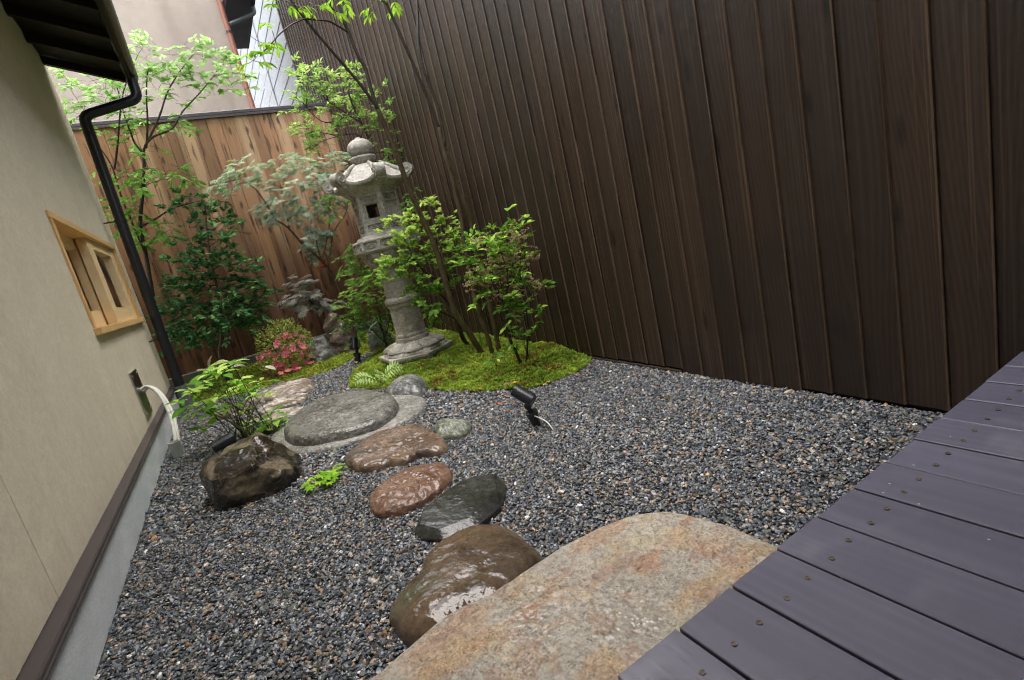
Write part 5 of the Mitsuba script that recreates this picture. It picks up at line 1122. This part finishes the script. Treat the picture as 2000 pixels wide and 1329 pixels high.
tone = np.clip(0.35 + 0.9 * (P[:, 2] - 0.62) + r.normal(0, 0.18, len(P)), 0, 1)
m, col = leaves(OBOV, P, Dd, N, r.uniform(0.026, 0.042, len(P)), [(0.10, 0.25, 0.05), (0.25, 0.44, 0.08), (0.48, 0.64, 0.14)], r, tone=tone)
stuff_foliage(k, m, col, 'leaf_bright')
part(k, 'twigs', twig_mesh(tw, 0.0016, 0.001), 'bark_dark', True, kind='stuff')
k = thing('pink_azalea', 'low rounded azalea bush covered in pink flowers', 'flowering shrub')
r = np.random.default_rng(49)
AC, AR = (0.50, 6.34, 0.22), (0.31, 0.28, 0.40)
branches(k, [(0.48, 6.3, 0.0), (0.49, 6.3, 0.12), (0.5, 6.3, 0.22)], [[(0.48, 6.3, 0.05), (0.38 + 0.06 * i, 6.25 + 0.03 * (i % 3), 0.34)] for i in range(4)], 'bark_dark', 0.012, 0.008, 0.006, 0.003, 80)
p, d = dome(AC, AR, 3200, r, -0.5)
p = np.maximum(p, [-9, -9, 0.02])
Dd = unit(d + r.normal(0, 0.6, d.shape)); N = unit(d * 0.6 + [0, 0, 0.6] + r.normal(0, 0.4, d.shape))
m, col = leaves(OBOV, p, Dd, N, r.uniform(0.022, 0.036, len(p)), [(0.13, 0.26, 0.05), (0.28, 0.40, 0.08), (0.44, 0.34, 0.14), (0.38, 0.54, 0.11)], r)
stuff_foliage(k, m, col, 'leaf_dull')
FL = []
for q in range(5):
    a = q * 2 * np.pi / 5; V, Fc = OBOV
    Rm = np.array([[math.cos(a), -math.sin(a), 0], [math.sin(a), math.cos(a), 0], [0, 0, 1]])
    FL.append(trimesh.Trimesh((V * [1, 1.5, 1] + [0, 0, 0.0]) @ Rm.T + np.array([0, 0, 1.0]) * (V[:, :1] * 0.45), Fc, process=False))
FL = cat(FL)
p, d = dome(AC, np.array(AR) * 1.05, 420, r, -0.6)
front = (d @ np.array([0.1, -0.85, -0.35]) - 0.9 * np.maximum(0, d[:, 2] - 0.25) + r.normal(0, 0.25, len(d))) > 0.15
p, d = p[front][:95], d[front][:95]
pf, df = [*p], [*d]
for q in range(9):
    pf.append(np.array([r.uniform(0.35, 0.85), r.uniform(5.92, 6.12), 0.085])); df.append(np.array([r.normal(0, .3), r.normal(0, .3), 1.0]))
fp = []
for i in range(len(pf)):
    z = unit(df[i] + r.normal(0, 0.3, 3)); x = unit(np.cross(z, (0.3, 0.1, 1.0))); y = np.cross(z, x); s = r.uniform(0.027, 0.041)
    mm = np.eye(4); mm[:3, 0], mm[:3, 1], mm[:3, 2], mm[:3, 3] = x * s, y * s, z * s, pf[i]
    if len(fp) < 3:
        c0 = [(0.78, 0.16, 0.27), (0.82, 0.26, 0.33), (0.74, 0.28, 0.28)][len(fp)]
        key = part(k, 'flower', FL, 'petal', True, color=np.tile(c0, (len(FL.vertices), 1))); scene[key]['to_world'] = T(mm.tolist()); fp.append(key)
    else:
        reuse(k, 'flower', fp[int(r.integers(3))], mm)

# ---- hydrangea behind the boulder
k = thing('hydrangea', 'leafy young hydrangea with thin dark stems behind the dark boulder', 'plant')
r = np.random.default_rng(50)
cen = jitter_y(hcl, r, 0.13)
foot = np.array([[-0.06, 4.0, 0], [-0.12, 4.06, 0], [0.0, 4.02, 0], [0.05, 3.95, 0], [-0.18, 4.1, 0]])
for i, c in enumerate(cen):
    f = foot[i % 5] + r.normal(0, 0.02, 3) * [1, 1, 0]
    part(k, 'stem', tube([f, f * 0.45 + c * 0.55 + [0, 0, 0.05], c], 0.0036, 0.002, 6, 9), 'bark_dark' if i % 3 else 'stem_green', True)
P, Dd, N = [], [], []
for c in cen:
    a0 = r.uniform(0, 6.28)
    for q in range(6):
        a = a0 + q * np.pi / 2 + (0.78 if q > 3 else 0); el = r.uniform(-0.35, 0.25)
        dd = np.array([math.cos(a) * math.cos(el), math.sin(a) * math.cos(el), math.sin(el)])
        P.append(c + dd * 0.012 - [0, 0, 0.012 * (q // 2)]); Dd.append(dd); N.append(np.array([0, 0, 1.0]) + r.normal(0, 0.25, 3))
leaf_parts(k, 'leaf', OVATE, np.array(P), np.array(Dd), np.array(N), r.uniform(0.070, 0.125, len(P)), [(0.18, 0.40, 0.06), (0.38, 0.62, 0.10), (0.58, 0.76, 0.20)], 'leaf_bright', r, 1.0, 6)
P = [(-0.27, 4.3, 0.55), (-0.19, 4.3, 0.53), (-0.13, 4.3, 0.57), (-0.06, 4.3, 0.50), (0.16, 4.2, 0.45)]
leaf_parts(k, 'withered_leaf', OVATE, np.array(P), unit(r.normal(0, 1, (5, 3)) * [1, 1, 0.3]), np.array([[0, -0.3, 1.0]] * 5), r.uniform(0.08, 0.11, 5), [(0.42, 0.38, 0.26), (0.55, 0.52, 0.38)], 'leaf_dull', r, 1.0, 2)
for q in P:
    part(k, 'stem', tube([foot[1], (np.array(q) + foot[1]) / 2 + [0, 0, 0.06], q], 0.004, 0.002, 5, 8), 'bark_dark', True)

# ---- fern, weeds, grass clump
k = thing('fern', 'pale green fern with feathery fronds at the edge of the moss behind the grey stone', 'fern')
r = np.random.default_rng(51)
fb0 = np.array([0.93, 4.15, 0.05])
for a, L in ((3.4, 0.21), (2.75, 0.18), (0.05, 0.20), (-0.45, 0.19), (4.6, 0.15), (1.2, 0.14)):
    d = np.array([math.cos(a), math.sin(a), 0.0]); s = np.array([-d[1], d[0], 0])
    P, Dd, N = [], [], []
    tip = unit(s * (1 if s[1] > 0 else -1) + [0, 0, 1.1])         # the blade of the frond leans towards the path
    for t in np.linspace(0.16, 1, 8):
        p = fb0 + d * L * t + np.array([0, 0, 0.48 * L * math.sin(2.3 * t)])
        for sg in (-1, 1):
            P.append(p); Dd.append(tip * sg + d * 0.55); N.append(np.cross(d, tip) * (1 if np.cross(d, tip)[1] < 0 else -1))
    sz = np.repeat(0.064 * np.sin(np.linspace(0.5, 2.85, 8)) + 0.010, 2)
    m, col = leaves(LANCE, np.array(P), np.array(Dd), np.array(N), sz, [(0.46, 0.66, 0.22), (0.62, 0.80, 0.34)], r, 0.62)
    fr = part(k, 'frond', m, 'leaf_bright', True, color=col)
    part(fr, 'rib', tube([fb0 + d * L * t + np.array([0, 0, 0.48 * L * math.sin(2.3 * t)]) for t in np.linspace(0, 1, 6)], 0.0022, 0.001, 5, 12), 'stem_green', True)
def weed(name, label, c, rad, n, size, seed, h):
    k = thing(name, label, 'plant')
    r = np.random.default_rng(seed)
    P, Dd, N, st = [], [], [], []
    for i in range(n):
        a = i * 2.4 + r.uniform(-0.3, 0.3); q = rad * math.sqrt((i + 0.4) / n)
        p = np.array([c[0] + q * math.cos(a), c[1] + q * math.sin(a), h * (1.1 - 0.6 * (q / rad) ** 2) * r.uniform(0.8, 1.1)])
        P.append(p); Dd.append((math.cos(a), math.sin(a), -0.15)); N.append((0.2 * math.cos(a), 0.2 * math.sin(a), 1.0))
        st.append(([c[0], c[1], 0.0], [(c[0] + p[0]) / 2, (c[1] + p[1]) / 2, p[2] * 0.8], p))
    leaf_parts(k, 'leaf', LOBED, np.array(P), np.array(Dd), np.array(N) + r.normal(0, 0.25, (n, 3)), size * r.uniform(0.75, 1.15, n), [(0.24, 0.48, 0.04), (0.42, 0.66, 0.07)], 'leaf_bright', r, 1.0, 4)
    part(k, 'stems', twig_mesh(st, 0.0016, 0.0012), 'stem_green', True, kind='stuff')
weed('weed', 'bright green rosette of lobed leaves in the gravel right of the dark boulder', (0.172, 2.64), 0.082, 24, 0.036, 52, 0.055)
weed('weed', 'tiny green seedling in the gravel beside the jagged flat stone', (0.285, 2.74), 0.03, 6, 0.026, 53, 0.03)
def sprig(name, label, pts, foot, size, pal, bsdf, seed, tm=OVATE):
    k = thing(name, label, 'plant'); r = np.random.default_rng(seed)
    P, Dd = [], []
    for p, d in pts:
        part(k, 'stem', tube([foot, (np.array(foot) + p) / 2 + [0, 0, 0.01], p], 0.002, 0.0014, 5, 7), 'stem_green', True)
        P.append(p); Dd.append(d)
    leaf_parts(k, 'leaf', tm, np.array(P, float), np.array(Dd, float), np.tile((0.0, -0.25, 1.0), (len(P), 1)) + r.normal(0, 0.15, (len(P), 3)), size * r.uniform(0.8, 1.1, len(P)), pal, bsdf, r, 1.0, 3)
sprig('seedling', 'low sprig of three broad pale leaves on the moss in front of the stems', [((1.57, 3.30, 0.12), (-0.9, -0.3, -0.1)), ((1.60, 3.30, 0.14), (0.85, 0.3, 0.15)), ((1.585, 3.31, 0.13), (0.3, -0.6, 0.1))], (1.585, 3.32, 0.05), 0.095, [(0.10, 0.24, 0.04), (0.22, 0.36, 0.10)], 'leaf_gloss', 54)
sprig('seedling', 'single upright leaf shoot on the moss behind the first leaning stem', [((1.80, 3.95, 0.16), (-0.1, 0, 1)), ((1.80, 3.95, 0.12), (0.25, 0, 0.9))], (1.80, 3.96, 0.04), 0.06, [(0.16, 0.32, 0.04), (0.24, 0.40, 0.07)], 'leaf_bright', 55)
sprig('seedling', 'small five leaved seedling beside the pieris stems', [((1.80 + 0.02 * math.cos(a), 3.2 + 0.02 * math.sin(a), 0.24), (math.cos(a), math.sin(a), 0.15)) for a in np.arange(5) * 1.257], (1.80, 3.2, 0.05), 0.052, [(0.05, 0.15, 0.02), (0.13, 0.26, 0.04)], 'leaf_gloss', 56)
def blades(name, label, c, n, L, seed, pal, lean=(0, 0)):
    k = thing(name, label, 'plant'); r = np.random.default_rng(seed)
    for i in range(n):
        a = r.uniform(0, 2 * np.pi); l = L * r.uniform(0.6, 1.1); o = r.uniform(0.4, 1.0)
        d = np.array([math.cos(a) + lean[0], math.sin(a) + lean[1], 0.0]); s = unit(np.array([-d[1], d[0], 0.0]))
        f = np.array([c[0] + r.normal(0, 0.03), c[1] + r.normal(0, 0.03), 0.02])
        t = np.linspace(0, 1, 7)
        mid = f + d * (o * 0.6 * l * t[:, None] ** 1.4) + np.array([0, 0, 1.0]) * (l * (t - 0.55 * o * t ** 2.4))[:, None]
        w = 0.009 * (1 - t ** 2) + 0.0006
        v = np.stack([mid + s * w[:, None], mid - s * w[:, None]], 1).reshape(-1, 3)
        fc = np.vstack([[(2 * j, 2 * j + 1, 2 * j + 3), (2 * j, 2 * j + 3, 2 * j + 2)] for j in range(6)])
        col = np.array(pal[0]) + (np.array(pal[1]) - np.array(pal[0])) * r.random()
        part(k, 'blade', trimesh.Trimesh(v, fc, process=False), 'leaf_bright', True, color=np.tile(col, (len(v), 1)))
blades('grass_clump', 'clump of long arching grass blades at the back left beside the downspout', (-0.34, 6.75), 22, 0.30, 57, [(0.05, 0.16, 0.02), (0.14, 0.30, 0.05)], (-0.3, -0.2))
sprig('seedling', 'leafy sprout in the back moss below the camellia', [((-0.05 + 0.03 * math.cos(a), 6.45, 0.18 + 0.02 * i), (math.cos(a), math.sin(a), 0.3)) for i, a in enumerate(np.arange(7) * 2.4)], (-0.05, 6.45, 0.03), 0.06, [(0.16, 0.32, 0.04), (0.28, 0.42, 0.07)], 'leaf_bright', 58)
sprig('seedling', 'sprout with yellow green leaves in front of the pink azalea', [((0.27 + 0.03 * math.cos(a), 5.98, 0.15 + 0.015 * i), (math.cos(a), math.sin(a), 0.3)) for i, a in enumerate(np.arange(7) * 2.4)], (0.27, 5.98, 0.03), 0.055, [(0.20, 0.34, 0.04), (0.32, 0.44, 0.07)], 'leaf_bright', 59)
sprig('hosta', 'low plant with broad leaves in the moss at the foot of the grass clump', [((-0.42 + 0.05 * math.cos(a), 6.62 + 0.03 * math.sin(a), 0.12), (math.cos(a), math.sin(a), 0.2)) for a in np.arange(8) * 0.785], (-0.42, 6.62, 0.02), 0.11, [(0.10, 0.24, 0.04), (0.22, 0.36, 0.08)], 'leaf_bright', 60)

# ---- fallen leaves, each a thing
def fallen(label, x, y, z, size, c, seed, group=None):
    r = np.random.default_rng(seed)
    V, Fc = OVATE
    v = V * [1, 1.1, 1] ; v = v + np.c_[v[:, 0] * 0, v[:, 0] * 0, 0.35 * (v[:, 0] - 0.5) ** 2 + 1.2 * v[:, 1] ** 2]
    v = (v - [0.5, 0, 0]) * size
    R3 = trimesh.transformations.euler_matrix(r.normal(0, 0.25), r.normal(0, 0.25), r.uniform(0, 6.28))[:3, :3]
    k = thing('fallen_leaf', label, 'fallen leaf', group)
    put(k, trimesh.Trimesh(v @ R3.T + [x, y, z], Fc, process=False), 'dead_leaf', True, np.clip(np.tile(c, (len(v), 1)) * r.uniform(0.8, 1.2, (len(v), 1)), 0, 1))
OR, BRN, YEL, RED = (0.55, 0.24, 0.03), (0.14, 0.06, 0.03), (0.62, 0.48, 0.04), (0.36, 0.09, 0.03)
for i, (x, y, c, s, lab) in enumerate([
        (1.754, 2.865, OR, 0.035, 'bright orange fallen leaf on the moss below the pieris stems'), (1.16, 3.52, RED, 0.03, 'rusty fallen leaf at the moss rim right of the smooth grey stone'),
        (1.311, 3.06, RED, 0.03, 'reddish fallen leaf at the front rim of the moss, left of the spotlight'), (1.79, 3.09, OR, 0.025, 'small orange fallen leaf right beside the foot of the pieris'),
        (1.22, 3.80, RED, 0.025, 'small red fallen leaf on the moss just behind the smooth grey stone'), (1.55, 3.6, OR, 0.02, 'tiny orange fallen leaf on the moss left of the leaning tree stems'),
        (1.42, 3.25, RED, 0.02, 'tiny red fallen leaf in the middle of the front moss slope'), (1.95, 3.1, OR, 0.02, 'tiny orange fallen leaf at the right end of the moss near the wall'), (1.66, 3.0, RED, 0.02, 'tiny dull red fallen leaf between the pieris and the spotlight')]):
    z = float(moss_z(MOUND, 0.062, np.array([[x, y]]))[0]) + 0.016
    fallen(lab, x, y, z, s * 1.25, c, 200 + i)
z = float(moss_z(MOUND, 0.062, np.array([[1.475, 2.884]]))[0])
fallen('curled orange fallen leaf at the front rim of the moss above the spotlight', 1.470, 2.87, 0.045, 0.055, OR, 220)
fallen('dark brown crumpled fallen leaf next to the curled orange one at the moss rim', 1.43, 2.90, 0.045, 0.06, BRN, 221)
fallen('pale yellow fallen leaf on the moss between the stems', 1.64, 3.38, float(moss_z(MOUND, 0.062, np.array([[1.64, 3.38]]))[0]) + 0.018, 0.06, (0.55, 0.50, 0.12), 222)
for i, (x, y, w) in enumerate([(2.06, 5.42, 'farthest'), (2.05, 5.2, 'middle one'), (2.03, 4.98, 'nearest')]):
    fallen(f'orange fallen leaf along the foot of the dark wall, {w} of the three', x, y, 0.075, 0.06, (0.60, 0.27, 0.09), 230 + i, 'fallen leaves along the wall')
for i, (x, y, c, lab) in enumerate([(1.343, 2.77, RED, 'small red brown fallen leaf on the gravel close under the moss rim'), (1.213, 2.558, BRN, 'dark brown fallen leaf on the gravel left of the spotlight stake'), (1.25, 2.70, RED, 'red brown fallen leaf on the gravel farthest left of the standing spotlight'), (1.30, 2.62, BRN, 'dark brown fallen leaf on the gravel behind the spotlight head')]):
    fallen(lab, x, y, 0.016, 0.042, c, 240 + i, 'fallen leaves on the gravel')
for i, (x, y, w) in enumerate([(1.592, 2.70, 'left'), (1.63, 2.715, 'right')]):
    fallen(f'pale orange fallen leaf on the gravel at the moss rim, {w} of the pair', x, y, 0.018, 0.045, (0.45, 0.25, 0.10), 250 + i, 'fallen leaves by the moss rim')
fallen('bright yellow fallen leaf on the gravel near the far spotlight', 1.066, 5.58, 0.02, 0.06, YEL, 260)
